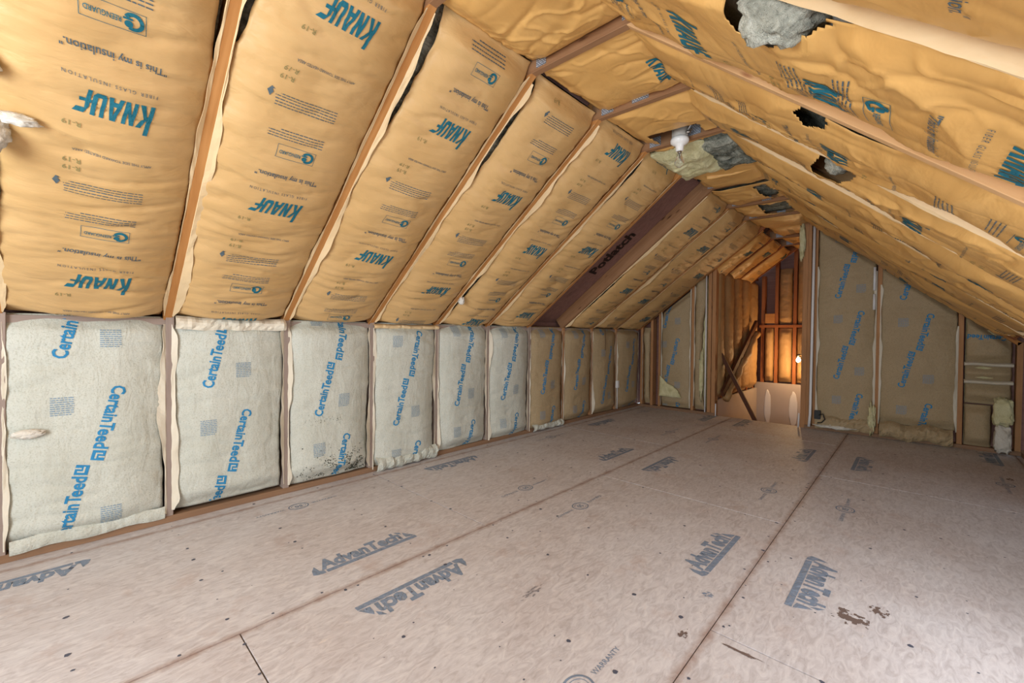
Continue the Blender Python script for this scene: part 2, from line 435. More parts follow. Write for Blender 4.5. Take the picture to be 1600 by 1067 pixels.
T['oval'] = merge(polys_tpl(oval(.052, .042, .008), 9), polys_tpl(oval(.040, .031, .003), 9), font_tpl('50', .045, .036, bold=.03, step_cut=False),
                  shift(font_tpl('GARANTIE', .16, .020, bold=.01, step_cut=False), -.16, 0), shift(font_tpl('WARRANTY', .16, .020, bold=.01, step_cut=False), .16, 0))
T['potlatch'] = font_tpl('Potlatch', .60, .15, bold=.04, shear=.1, step=9, step_cut=False)

# ------------------------------------------------------------------ insulation batts
BASEL = np.array([-3.07, 0, 1.165]); EL = np.array([.8, 0, .6]); NL = np.array([.6, 0, -.8])
BASER = np.array([.62, 0, 1.10]); ER = np.array([-.749, 0, .663]); NR = np.array([-.663, 0, -.749])
SR_FLAT = 2.02
def path_left(u, s): return BASEL + EL * s[..., None] + np.stack([0 * u, u, 0 * u], -1), np.broadcast_to(NL, u.shape + (3,))
def path_right(u, s):
    s1 = np.minimum(s, SR_FLAT); P = BASER + ER * s1[..., None]
    P = P + np.array([-1., 0, 0]) * np.maximum(s - SR_FLAT, 0)[..., None]
    t = np.clip((s - SR_FLAT + .10) / .2, 0, 1); t = t * t * (3 - 2 * t)
    n = NR * (1 - t)[..., None] + np.array([0, 0, -1.]) * t[..., None]
    return P + np.stack([0 * u, u, 0 * u], -1), n / np.linalg.norm(n, axis=-1, keepdims=True)
def path_knee(u, s): return np.stack([0 * u - 3.07, u, s], -1), np.broadcast_to(np.array([1., 0, 0]), u.shape + (3,))
def path_back(u, s): return np.stack([u, 0 * u + 6.07, s], -1), np.broadcast_to(np.array([0, -1., 0]), u.shape + (3,))
def path_stair_left(u, s): return np.stack([0 * u - 1.99, u, s], -1), np.broadcast_to(np.array([1., 0, 0]), u.shape + (3,))
def path_stair_far(u, s): return np.stack([u, 0 * u + 8.22, s], -1), np.broadcast_to(np.array([0, -1., 0]), u.shape + (3,))

def S(x, a, b): t = np.clip((x - a) / (b - a), 0, 1); return t * t * (3 - 2 * t)
def poly_in(px, py, poly):
    r = np.zeros(px.shape, bool); n = len(poly)
    for i in range(n):
        x1, y1 = poly[i]; x2, y2 = poly[(i + 1) % n]
        c = ((y1 > py) != (y2 > py)) & (px < (x2 - x1) * (py - y1) / (y2 - y1 + 1e-12) + x1); r ^= c
    return r

class Batt:
    def __init__(self, name, path, u0, u1, s0, s1, label, group, mats, seed, bulge=.05, wr=1.0, crease=0.0, cell=.0125,
                 gaps=(), holes=(), sag=0, bottom=None, fold=.03, inset=.008, tilt=0, cat='insulation', wool='wool_grey', prints=(), edge=(.5, .5), skew=0, core_h=-.03):
        self.path, self.u0, self.u1, self.s0, self.s1, self.seed = path, u0, u1, s0, s1, seed
        c = path(np.array([(u0 + u1) / 2]), np.array([s0 if np.isscalar(s0) else s0((u0 + u1) / 2)]))[0][0]
        self.root = empty(name, tuple(c), label=label, cat=cat, group=group)
        self.args = (bulge, wr, crease, gaps, sag, fold, inset, skew)
        S1 = float(np.max(s1(np.linspace(u0, u1, 9)))) if callable(s1) else s1
        nu = max(6, int((u1 - u0) / cell)); nv = max(6, int((S1 - s0) / cell))
        self.nu, self.nv = nu, nv
        a, b = np.meshgrid(np.linspace(0, 1, nu + 1), np.linspace(0, 1, nv + 1))
        self.S1 = S1
        P, H, U, SS = self.surf(a, b)
        self.P = P
        # normals of the grid for lifting the prints off the paper
        du = np.gradient(P, axis=1); dv = np.gradient(P, axis=0); n = np.cross(du, dv); n /= np.linalg.norm(n, axis=-1, keepdims=True) + 1e-9
        _, n0 = path(U, SS)
        sg = np.sign((n * n0).sum(-1).mean()); self.flip = sg < 0
        self.Nm = n * (1 if sg > 0 else -1)
        idx = np.arange((nu + 1) * (nv + 1)).reshape(nv + 1, nu + 1)
        q = np.stack([idx[:-1, :-1], idx[:-1, 1:], idx[1:, 1:], idx[1:, :-1]], -1)
        keep = np.ones(q.shape[:2], bool)
        uc = (U[:-1, :-1] + U[1:, 1:]) / 2; sc = (SS[:-1, :-1] + SS[1:, 1:]) / 2
        self.holes = holes
        for hp in holes:
            keep &= ~poly_in(uc + .012 * gn(uc * 14, sc * 14, seed + 3), sc + .012 * gn(uc * 14, sc * 14, seed + 8), hp)
        q = q[keep]
        if self.flip: q = q[:, ::-1]
        self.facing = mesh('paper_facing', P.reshape(-1, 3), q, mats[0], self.root)
        sol = self.facing.modifiers.new('thickness', 'SOLIDIFY'); sol.thickness = .0015; sol.offset = -1
        # fibreglass core behind the paper
        cn, cv = max(6, int((u1 - u0) / .03)), max(6, int((S1 - s0) / .03))
        a, b = np.meshgrid(np.linspace(0, 1, cn + 1), np.linspace(0, 1, cv + 1))
        U2 = u0 + .006 + (u1 - u0 - .012) * a; Sb = s0 + .012; St = s1(U2) if callable(s1) else s1
        S2 = Sb + (St - .01 - Sb) * b
        p, n0 = path(U2, S2)
        hh = core_h - .02 + bulge * .75 * (1 - np.abs(2 * a - 1) ** 2.4) + .014 * fbm(U2 * 9, S2 * 9, seed + 40, 3) - .03 * (1 - np.minimum(1, np.minimum(b, 1 - b) * 12))
        top = p + n0 * hh[..., None]; bot = p - n0 * .12
        idx = np.arange((cn + 1) * (cv + 1)).reshape(cv + 1, cn + 1); q = np.stack([idx[:-1, :-1], idx[:-1, 1:], idx[1:, 1:], idx[1:, :-1]], -1).reshape(-1, 4)
        off = (cn + 1) * (cv + 1)
        rim = list(idx[0, :]) + list(idx[1:, -1]) + list(idx[-1, -2::-1]) + list(idx[-2:0:-1, 0])
        F = q.tolist() + [[rim[(i + 1) % len(rim)], rim[i], rim[i] + off, rim[(i + 1) % len(rim)] + off] for i in range(len(rim))] + (q[:, ::-1] + off).tolist()
        if self.flip: F = [f[::-1] for f in F]
        mesh('fibreglass_core', np.concatenate([top.reshape(-1, 3), bot.reshape(-1, 3)]), F, M[wool], self.root)
        self.mats = mats
        self.pv = []; self.pf = []; self.pm = []; self.n = 0
    def edges(self, s):
        l = 0; r = 0
        for side, sc, hl, w in self.args[3]:
            g = w * np.clip(1 - ((s - sc) / hl) ** 2, 0, 1) ** .6 * (1 + .25 * gn(s * 12, s * 0 + 3, self.seed))
            if side == 'L': l = l + g
            else: r = r + g
        w = .006 * gn(s * 6, s * 0 + 1, self.seed + 1)
        return self.u0 + .004 + l + abs(w), self.u1 - .004 - r - abs(w)
    def surf(self, a, b):
        bulge, wr, crease, gaps, sag, fold, inset, skew = self.args
        sd = self.seed
        st = self.S1
        s = self.s0 + (st - self.s0) * b
        if callable(self.s1):
            ut = self.u0 + (self.u1 - self.u0) * a; top = self.s1(ut); s = self.s0 + (top - self.s0) * b
        l, r = self.edges(s); u = l + (r - l) * a
        e = 1 - np.abs(2 * a - 1) ** 3.2
        en = np.minimum(S(s - self.s0, 0, .10), S((self.s1(u) if callable(self.s1) else self.s1) - s, 0, .10))
        de = np.minimum(a, 1 - a) * (self.u1 - self.u0)
        h = -inset + bulge * e * (.35 + .65 * en)
        h = h - fold * (1 - en)
        h = h + .022 * fbm(u * 2.3, s * 1.6, sd, 2) * e + skew * (1 - a)
        # gathers across the batt
        wx, wy = u + .06 * gn(u * 5, s * 5, sd + 9), s + .10 * gn(u * 2.5, s * 3, sd + 11)
        msk = .35 + .65 * S(gn(u * 3, s * 2.2, sd + 13), -.25, .3)
        h = h - wr * .0080 * ridge(wx * 1.6 + .7 * s, wy * 8, sd + 2, 6) * msk * e - wr * .004 * ridge(wx * 2.2 - 1.1 * s, wy * 15, sd + 19, 5) * (1 - msk * .6)
        h = h + wr * .0045 * gn(wx * 2.4, wy * 19, sd + 4) * msk + wr * .0020 * gn(wx * 4, wy * 42, sd + 14) * msk
        # puckers pulled toward the staples
        pk = np.exp(-de / .05)
        h = h + wr * .014 * gn(u * 3, s * 12 + np.abs(a - .5) * 3, sd + 6) * pk * S(de, 0, .012)
        h = h + wr * .0008 * fbm(u * 20, s * 32, sd + 7, 2) * S(de, 0, .02)
        if crease:
            k1 = (1 - np.clip(np.abs(gn(u * 2.2 + s * .5, s * 1.5 - u * .6, sd + 21)) * 5, 0, 1)) ** 2
            k2 = (1 - np.clip(np.abs(gn(u * 4.0 - s * 1.5, s * 2.6 + u * 2.2, sd + 22)) * 7, 0, 1)) ** 2
            k3 = (1 - np.clip(np.abs(gn(u * 7 + s * 4, s * 5 - u * 5, sd + 23)) * 8, 0, 1)) ** 2
            m3 = S(gn(u * 2.5, s * 1.8, sd + 24), -.05, .25)
            h = h + crease * (.030 * fbm(u * 1.6, s * 1.1, sd + 25, 2) + .016 * k1 - .013 * k2 * (.3 + .7 * m3) + .009 * k3 * m3) * S(de, 0, .05)
        if sag: h = h + sag * np.sin(np.pi * np.clip(b, 0, 1)) * e
        P, n = self.path(u, s)
        return P + n * h[..., None], h, u, s
    def stamp(self, tpl, u, s, ang, mi=1, lift=.0022, sc=1.0, sy=None):
        """lay a print on the paper: centre (u, s); ang = direction of its reading line in the (u, s) sheet"""
        V, F = T[tpl]; ca, sa = math.cos(ang), math.sin(ang)
        k = -1 if self.mirror else 1
        x = V[:, 0] * sc; y = V[:, 1] * (sy or sc) * k
        uu = u + x * ca - y * sa; ss = s + x * sa + y * ca
        top = self.s1(uu) if callable(self.s1) else self.S1
        b = (ss - self.s0) / (top - self.s0)
        a = (uu - self.u0) / (self.u1 - self.u0)
        ok = (a > .01) & (a < .99) & (b > .004) & (b < .996)
        keep = [f for f in F if ok[f].all()]
        for hp in self.holes:
            ins = poly_in(uu, ss, hp); keep = [f for f in keep if not ins[f].any()]
        if not keep: return
        gx = np.clip(a, 0, 1) * self.nu; gy = np.clip(b, 0, 1) * self.nv
        i = np.minimum(gx.astype(int), self.nu - 1); j = np.minimum(gy.astype(int), self.nv - 1); fx = (gx - i)[:, None]; fy = (gy - j)[:, None]
        def bl(A): return (A[j, i] * (1 - fx) + A[j, i + 1] * fx) * (1 - fy) + (A[j + 1, i] * (1 - fx) + A[j + 1, i + 1] * fx) * fy
        P = bl(self.P) + bl(self.Nm) * lift
        used = sorted(set(i for f in keep for i in f)); mp = {v: n for n, v in enumerate(used)}
        nm = {'knauf': 'printed_logo', 'cert': 'printed_logo', 'cert_notch': 'printed_logo_mark', 'green': 'printed_seal', 'mine': 'printed_slogan', 'fiber': 'printed_slogan'}.get(tpl)
        if nm: mesh(nm, P[used], [[mp[i] for i in f] for f in keep], self.mats[mi], self.facing); return
        self.pv.append(P[used]); self.pf += [[mp[i] + self.n for i in f] for f in keep]; self.n += len(used); self.pm += [mi] * len(keep)
    mirror = False
    def finish(self):
        if self.pv:
            F = self.pf
            V = np.concatenate(self.pv)
            tag(mesh('small_print', V, F, list(self.mats[1:]), self.facing, midx=[i - 1 for i in self.pm]), kind='stuff')
        return self
    def ribbon(self, side, s0, s1, w=.022, lift=.012, seed=0, mat=None, over=.006, name='stapling_flange', cell=.02):
        """strip of folded paper along one edge of the batt"""
        n = max(4, int((s1 - s0) / cell)); s = np.linspace(s0, s1, n)
        ub = self.u0 if side == 'L' else self.u1; dr = 1 if side == 'L' else -1
        end = S(s, s0, s0 + .06) * S(-s, -s1, -s1 + .06)
        ww = w * np.clip(.55 + 1.9 * gn(s * 2.2, s * 0, seed + 2) + .5 * gn(s * 9, s * 0, seed + 3), .12, 1.7) * (.25 + .75 * end)
        tilt = .35 + 1.2 * gn(s * 2.5, s * 0 + 7, seed + 5)
        rows = []
        for k, t in enumerate((-.25, 0, .55, 1)):
            u = ub + dr * (-over if k == 0 else ww * t)
            h = lift * (0.0 if k == 0 else 1) + ww * t * tilt * (1 if k > 1 else 0) + .004 * gn(s * 14, s * 0 + t * 3, seed)
            p, nn = self.path(u + 0 * s, s); rows.append(p + nn * h[:, None])
        V = np.concatenate(rows); F = []
        for k in range(3):
            for i in range(n - 1): F.append([k * n + i, k * n + i + 1, (k + 1) * n + i + 1, (k + 1) * n + i])
        o = mesh(name, V, F, mat or self.mats_lip, self.root, smooth=False)
        sol = o.modifiers.new('thickness', 'SOLIDIFY'); sol.thickness = .0012; sol.offset = 0
        return o
    mats_lip = None

def knauf_prints(bt, phase, uc, lo, hi, dirn=-1):
    """reading line along dirn*u, letters' heads pointing down the slope"""
    ang = math.pi if dirn < 0 else 0
    bt.mirror = dirn > 0
    s = phase - .915 * 2
    while s < hi + .9:
        if lo - .1 < s < min(hi + .1, 2.12 if dirn < 0 else 1.98): bt.stamp('knauf', uc, s, ang, 1)
        for nm, ds, du, mi in (('fiber', .088, -.01, 2), ('mine', .185, 0, 2), ('green', .31, 0, 1), ('para4', .395, -.02, 2), ('para5', .535, -.02, 2), ('apply', .70, 0, 2), ('rval', .62, .12 * dirn, 3), ('rval', -.10, .12 * dirn, 3), ('rval', .655, .12 * dirn, 3)):
            if lo < s + ds < hi: bt.stamp(nm, uc + du, s + ds, ang, mi)
        s += .915
def cert_prints(bt, phase, uc, lo, hi, k=1, mi=(1, 2)):
    s = phase - .915 * 2
    A = math.radians(77)
    while s < hi + 1:
        if k == 1:
            ca, sa = math.cos(A), math.sin(A)
            # one line reads up, its twin reads down, squares meeting at the middle
            bt.stamp('cert', uc - .022 - ca * .235, s + .005 - sa * .235, A, mi[0]); bt.stamp('cert_notch', uc - .022 - ca * .235, s + .005 - sa * .235, A, mi[2], .003) if len(mi) > 2 else None
            bt.stamp('cert', uc + .022 + ca * .235, s - .005 + sa * .235, A + math.pi, mi[0]); bt.stamp('cert_notch', uc + .022 + ca * .235, s - .005 + sa * .235, A + math.pi, mi[2], .003) if len(mi) > 2 else None
            bt.stamp('certp', uc - .10, s + .29, 0, mi[1]); bt.stamp('certp', uc + .08, s - .29, 0, mi[1])
        s += .915

YR = [.41 + .62 * k for k in range(-3, 9)] + [6.05]      # rafter and stud lines; index 0 is k = -3
def yk(k): return YR[k + 3]
RW = .038

# ------------------------------------------------------------------ setting: floor
flo = empty('floor', (0, 0, 0), kind='structure')
def panel(x0, x1, y0, y1):
    return box('subfloor_panel', (x0 + .0015, y0 + .0022, -.02), (x1 - .0015, y1 - .0022, 0), M['floor'], flo, .0012)
XS = [-3.2, -1.754, -.535, .685, .95]
cuts = {0: [-1.9, -.792, 1.646, 4.084, 6.12], 1: [-1.9, .433, 2.871, 5.309, 6.12], 2: [-1.9, -.792, 1.646, 4.084, 6.12], 3: [-1.9, .433, 2.871, 5.309, 6.12]}
for i in range(4):
    for y0, y1 in zip(cuts[i][:-1], cuts[i][1:]): panel(XS[i], XS[i + 1], y0, y1)
box('floor_decking_base', (-3.2, -1.9, -.10), (.95, 6.12, -.0215), M['plate'], flo)
# factory stamps on the sheets
def floor_stamp(tpl, x, y, d, mat='floorink', z=.0006, sc=1.0):
    V, F = T[tpl]; V = np.asarray(V) * sc
    P = np.stack([x - d * V[:, 1], y + d * V[:, 0], np.full(len(V), z)], 1)
    return P, F
SV = []; SF = []; n = 0
names = []
def lay(tpl, x, y, d, name, z=.0007):
    P, F = floor_stamp(tpl, x, y, d, z=z)
    o = mesh(name, P, F, M['floorink'], flo, smooth=False)
    return o
for x, d, logos, ovals in ((-2.79, -1, [-.19, 2.25, 4.6], [1.01, 3.55, 5.7]), (-1.99, 1, [1.04, 3.48, 5.85], [2.25, 4.70]), (-1.53, -1, [1.05, 3.47, 5.82], [2.256, 4.70]),
                           (-.735, 1, [2.26, 4.69], [1.085, 3.42]), (-.305, -1, [2.275, 4.69], [3.39, .9]), (.50, 1, [5.75], [4.8, 3.4])):
    for y in logos: lay('advan', x, y, d, 'printed_logo')
    for y in ovals: lay('oval', x, y, d, 'printed_seal')
# nail and screw heads along the joists and sheet edges, too small to pick out singly
r = random.Random(5); V = []; F = []
def dot(x, y, rr):
    n = len(V); a0 = r.random() * 6
    for k in range(7): V.append((x + rr * math.cos(a0 + k * .898) * r.uniform(.7, 1.2), y + rr * math.sin(a0 + k * .898) * r.uniform(.7, 1.2), .0009))
    F.append(list(range(n, n + 7)))
y = -.8
while y < 6.0:
    x = -3.0
    while x < .9:
        if r.random() < .85: dot(x + r.uniform(-.03, .03), y + r.uniform(-.012, .012), r.choice((.004, .006, .008, .010)))
        x += r.uniform(.13, .27)
    y += .4064
for xs in (-1.754, -.535, .685):
    y = -.5
    while y < 6:
        dot(xs + r.choice((-.03, .03)) + r.uniform(-.008, .008), y, .006); y += r.uniform(.12, .34)
for _ in range(120): dot(r.uniform(-3, .9), r.uniform(0, 6), r.uniform(.002, .006))
tag(mesh('nail_head', V, F, flat_mat('dark_blue_grey_steel', srgb(84, 88, 104), .6), flo, smooth=False), kind='stuff')
# scuffs: the dark scraped patch by the right-hand stamp and a few gouges
def scuff(name, cx, cy, lx, ly, seed, mat, dens=.52):
    n = 46; X, Y = np.meshgrid(np.linspace(-1, 1, n), np.linspace(-1, 1, n)); f = fbm(X * 3.0, Y * 3.0, seed, 4) + .9 - 1.3 * (X ** 2 + Y ** 2)
    idx = np.arange(n * n).reshape(n, n); c = f[:-1, :-1] > dens
    q = np.stack([idx[:-1, :-1], idx[:-1, 1:], idx[1:, 1:], idx[1:, :-1]], -1)[c]
    if len(q) == 0: return
    P = np.stack([cx + X * lx, cy + Y * ly, np.full(X.shape, .001)], -1).reshape(-1, 3)
    used = np.unique(q); mp = np.zeros(n * n, int); mp[used] = np.arange(len(used))
    return mesh(name, P[used], mp[q], mat, flo, smooth=False)
m_sc = flat_mat('dark_scrape', srgb(112, 96, 90), .8)
scuff('scuff_mark', -.17, 2.10, .11, .10, 4, m_sc, .75); scuff('scuff_mark', -.09, 2.22, .05, .07, 9, m_sc, .7)
scuff('scuff_mark', -1.16, 1.36, .035, .12, 12, flat_mat('grey_scrape', srgb(140, 136, 140), .8), .8)
scuff('scuff_mark', -.62, 1.86, .05, .03, 15, M['floorink'], .7); scuff('scuff_mark', -.60, 1.55, .035, .05, 16, m_sc, .75)
scuff('scuff_mark', .55, 5.0, .06, .07, 18, m_sc, .8); scuff('scuff_mark', -.42, 1.60, .10, .012, 19, m_sc, .5)

# ------------------------------------------------------------------ setting: walls and roof frame
ZK = 1.165
wl = empty('wall_left', (-3.07, 0, 0), kind='structure')
box('sheathing_panel', (-3.24, -1.9, 0), (-3.21, 8.25, 1.35), M['sheath'], wl)
board('bottom_plate', (-3.07, -1.9, .019), (-3.07, 6.07, .019), .038, .09, (1, 0, 0), M['plate'], wl)
board('top_plate', (-3.085, -1.9, 1.145), (-3.085, 6.07, 1.145), .038, .09, (1, 0, 0), M['stud'], wl)
for k in range(-3, 9):
    y = yk(k)
    board('stud', (-3.07, y, .038), (-3.07 + .004, y + .01, 1.175), RW, .14, (1, 0, 0), M['stud'] if k < 6 else M['stud_b'], wl)
wr_ = empty('wall_right', (.72, 0, 0), kind='structure')
for y0, y1, z0, z1 in ((-1.9, .85, 0, 1.2), (4.35, 6.07, 0, 1.2), (.85, 4.35, 0, .2), (.85, 4.35, 1.03, 1.2)):  # panels leave an unseen opening, added to bring in light from the right
    box('sheathing_panel', (.86, y0, z0), (.89, y1, z1), M['stud_b'], wr_)
for k in range(-3, 9):
    y = yk(k); 
    board('stud', (.72, y, 0), (.72, y, 1.06), RW, .14, (-1, 0, 0), M['stud_b'], wr_)
board('top_plate', (.72, -1.9, 1.05), (.72, 6.07, 1.05), .038, .14, (-1, 0, 0), M['stud_b'], wr_)
board('bottom_plate', (.72, -1.9, .019), (.72, 6.07, .019), .038, .14, (-1, 0, 0), M['plate'], wr_)
box('fill_opening_strip', (.84, .85, .2), (.86, 4.35, .215), M['white'], wr_)  # strip at the foot of the added, unseen light opening

ce = empty('ceiling', (0, 0, 0), kind='structure')
RD = .135
APEX = np.array([-1.112, 0, 2.634])
def slope_pt(side, y, s, h=0):
    B, e, nn = (BASEL, EL, NL) if side == 'L' else (BASER, ER, NR)
    p = B + e * s + nn * h; return (p[0], y, p[2])
YB0, YB1 = -1.9, 8.3
for side, s_top, mt in (('L', 2.46, 'rafter'), ('R', 2.33, 'rafter_pale')):
    # roof sheathing boards above the rafters (the bare bay shows them)
    y = YB0
    w = 2.0
    for s0 in (-.15, 1.10):
        e0, e1 = s0, min(s0 + 1.245, s_top + .12)
        for (y0, y1) in ((YB0, .80), (.80, 3.24), (3.24, 5.68), (5.68, 8.3)):
            p = [slope_pt(side, yy, ss, hh) for ss in (e0, e1) for yy in (y0 + .002, y1 - .002) for hh in (-RD - .015, -RD - .001)]
            bm_f = [[0, 2, 3, 1], [4, 5, 7, 6], [0, 1, 5, 4], [2, 6, 7, 3], [0, 4, 6, 2], [1, 3, 7, 5]]
            mesh('roof_sheathing', p, bm_f, M['sheath'], ce, smooth=False)
    for k in list(range(-3, 9)) + [9.05, 10.05, 11.05, 12.05]:
        y = yk(k) if k < 9 else .41 + .62 * k
        mm = M['rafter'] if k < 9 else M['stairwood']
        if side == 'R': mm = M['rafter_pale'] if k < 9 else M['stairwood']
        if side == 'L' and k == 6: mm = M['collar']
        s0 = 0.0
        nn = NL if side == 'L' else NR
        dh = .045 if (side == 'R' and k == 2) else 0
        board('rafter', slope_pt(side, y, s0 - (.02 if side == 'L' else .05), dh), slope_pt(side, y, s_top if not dh else 2.0, dh), RW, RD, nn, mm, ce)
for k in [0, 1, 2, 3, 4, 6, 7, 8, 10.05, 11.05]:
    y = yk(k) if k < 9 else .41 + .62 * k
    ct = board('collar_tie', (-1.47, y - .002, 2.40 if k != 6 else 2.43), (-.82, y - .002, 2.385 if k != 6 else 2.43), RW, .10, (0, 0, -1), M['collar'], ce)
    for x0, x1 in {2: ((-1.39, -1.33), (-.92, -.84)), 3: ((-1.40, -1.32), (-1.20, -1.10)), 6: ((-1.42, -1.28), (-1.17, -1.09))}.get(k, ((-1.39, -1.31), (-1.12, -1.04))):
        me = box('gusset_plate', (x0, y - .0250, 2.41 if k != 6 else 2.44), (x1, y - .0215, 2.475 if k != 6 else 2.51), M['gusset'], None)
        me.parent = ct; me.matrix_parent_inverse = (Matrix.Translation(base_of(ce)) @ BM4[ct.name]).inverted()

# Potlatch stamp on the bare sheathing of bay 5
V, F = T['potlatch']; V = np.asarray(V)
yc, sc = 3.895, 1.075
P = np.array([slope_pt('L', yc - b, sc + a, -RD + .0008) for a, b in V])
mesh('printed_lettering', P, F, M['blackink'], ce, smooth=False)

# ------------------------------------------------------------------ back wall with the stair opening
wb_ = empty('wall_back', (0, 6.07, 0), kind='structure')
def zroof(x): return min(ZK + .75 * (x + 3.07), 1.10 + .885 * (.62 - x))
def bstud(x, w=.038, top=None, z0=.038, d=.12, mat='stud_b', name='stud', dx=0, y=6.07):
    return board(name, (x, y, z0), (x + dx, y, top if top is not None else zroof(x) + .02), w, d, (0, -1, 0), M[mat], wb_)
for x in (-3.03, -2.87, -2.27): bstud(x)
bstud(-2.75, top=1.50, w=.03)
bstud(-2.045, top=2.05, w=.045); bstud(-1.99, top=2.06, w=.05, z0=-.05)
bstud(-.965, w=.05, top=2.52, z0=0); bstud(-.925, w=.034, top=2.50, z0=0, y=6.08)
for x, dx in ((-.30, .01), (.325, -.005), (.70, 0)): bstud(x, dx=dx)
bstud(-.86, w=.03, y=6.085)
for x0, x1 in ((-3.07, -1.97), (-.95, .88)):
    board('bottom_plate', (x0, 6.06, .019), (x1, 6.06, .019), .038, .12, (0, -1, 0), M['plate'], wb_)
    n = 8; xs = np.linspace(x0, x1, n); p = []; f = []
    for i, x in enumerate(xs):
        p += [(x, 6.21, 0), (x, 6.21, zroof(x) + .15), (x, 6.235, 0), (x, 6.235, zroof(x) + .15)]
    for i in range(n - 1):
        a = i * 4; f += [[a, a + 4, a + 5, a + 1], [a + 2, a + 3, a + 7, a + 6], [a + 1, a + 5, a + 7, a + 3]]
    mesh('sheathing_panel', p, f, M['sheath'], wb_, smooth=False)
# sloping top plates of the gable
board('rake_plate', (-3.07, 6.03, ZK + .02), (-1.42, 6.03, 2.42), .038, .05, (0, -1, 0), M['rafter'], wb_)
board('rake_plate', (.70, 6.07, 1.03), (-.80, 6.07, 2.36), .038, .05, (0, -1, 0), M['rafter'], wb_)

# rear gable behind the photographer, with an assumed window opening, added for light, in the middle
wre = empty('wall_rear', (0, -1.9, 0), kind='structure')
box('sheathing_panel', (-3.2, -1.95, 0), (-1.75, -1.90, 2.2), M['drywall'], wre)
box('sheathing_panel', (.25, -1.95, 0), (.9, -1.90, 1.6), M['drywall'], wre)
box('sheathing_panel', (-1.75, -1.95, 0), (.25, -1.90, .6), M['drywall'], wre)
box('sheathing_panel', (-1.75, -1.95, 2.0), (.0, -1.90, 2.75), M['drywall'], wre)
wi = empty('assumed_window_1', (-.75, -1.92, .6), kind='structure')  # assumed, unseen window, added as the source of the rear area light
for a, c in (((-1.75, -1.96, .6), (-1.70, -1.89, 2.0)), ((.20, -1.96, .6), (.25, -1.89, 2.0)), ((-1.75, -1.96, .6), (.25, -1.89, .65)), ((-1.75, -1.96, 1.95), (.25, -1.89, 2.0)), ((-.77, -1.96, .65), (-.73, -1.89, 1.95))):
    box('assumed_window_frame', a, c, M['white'], wi)

# ------------------------------------------------------------------ stairwell beyond the opening
ws = empty('wall_stairwell_left', (-2.0, 7.1, 0), kind='structure')
box('sheathing_panel', (-2.16, 6.2, -1.6), (-2.13, 8.4, 2.15), M['sheath'], ws)
box('drywall_panel', (-2.0, 6.10, -1.6), (-1.965, 8.22, .20), M['drywall'], ws, .001)
for y in (6.45, 6.86, 7.27, 7.68, 8.05): board('stud', (-1.99, y, .2), (-1.99, y, 2.03), .038, .12, (1, 0, 0), M['stairwood'], ws)
board('top_plate', (-1.985, 6.1, 2.05), (-1.985, 8.25, 2.05), .04, .14, (1, 0, 0), M['darkwood'], ws)
wf = empty('wall_stairwell_far', (-1.4, 8.25, 0), kind='structure')
box('drywall_panel', (-2.0, 8.18, -1.6), (-.6, 8.215, .30), M['drywall'], wf, .001)
box('sheathing_panel', (-2.2, 8.38, -1.6), (-.4, 8.40, 2.75), M['sheath'], wf)
for x in (-1.90, -1.70, -1.44, -1.12, -.85): board('stud', (x, 8.22, .3), (x, 8.22, 2.5 if x > -1.8 else 2.1), .05, .12, (0, -1, 0), M['stairwood'], wf)
board('blocking', (-1.95, 8.20, 1.25), (-.7, 8.20, 1.25), .045, .12, (0, -1, 0), M['stairwood'], wf)
box('osb_patch', (-1.86, 8.19, 1.30), (-1.72, 8.205, 1.46), M['rafter'], wf)
for cx, w in ((-1.80, .05), (-1.43, .06)):
    # joint compound bands on the drywall seams
    blob('joint_compound', (cx, 8.178, -.12), (w, .004, .30), M['mud'], wf, seed=int(cx * -10), rough=.15, sub=3)
wsr = empty('wall_stairwell_right', (-.9, 7.1, 0), kind='structure')
box('drywall_panel', (-.90, 6.16, -1.6), (-.87, 8.2, 2.3), M['stair'], wsr)
st = empty('stair_flight', (-1.45, 7, -1.2), kind='structure')
for i in range(6):
    box('stair_tread', (-1.96, 6.14 + i * .26, -.20 * (i + 1) - .03), (-.91, 6.44 + i * .26, -.20 * (i + 1)), M['plate'], st, .003)
    box('stair_riser', (-1.96, 6.13 + i * .26, -.20 * (i + 1)), (-.91, 6.15 + i * .26, -.20 * i - .03), M['plate'], st)
box('landing', (-2.0, 7.7, -1.42), (-.88, 8.25, -1.40), M['plate'], st)

# ------------------------------------------------------------------ left roof slope: tan kraft batts
M['faintink'] = print_mat('faded_green_ink', srgb(142, 134, 88), srgb(190, 155, 100), .7)
LM = [M['kraft'], M['teal'], M['greyink'], M['faintink']]
words_l = {-3: 'rearmost', -2: 'second from the rear', -1: 'broad leftmost', 0: 'second from left', 1: 'third from left', 2: 'fourth from left', 3: 'fifth from left',
           4: 'last before the bare bay', 6: 'first beyond the bare bay', 7: 'second beyond the bare bay', 8: 'farthest, against the back wall'}
phase = {-3: .2, -2: .6, -1: .327, 0: .962, 1: .728, 2: .482, 3: .13, 4: .249, 6: .773, 7: .659, 8: .3}
gapsL = {-1: [('L', 1.0, .5, .035), ('R', 1.85, .35, .02)], 0: [('L', 1.95, .35, .035)], 1: [('L', 1.85, .4, .05)], 2: [('L', 1.75, .45, .04)], 3: [('L', .5, .4, .045), ('L', 1.5, .4, .02)],
         4: [('L', 1.80, .30, .045)], 6: [('L', .62, .5, .06)], 7: [('L', 1.05, .5, .05), ('R', 1.9, .2, .02)], 8: [('L', .9, .6, .03)]}
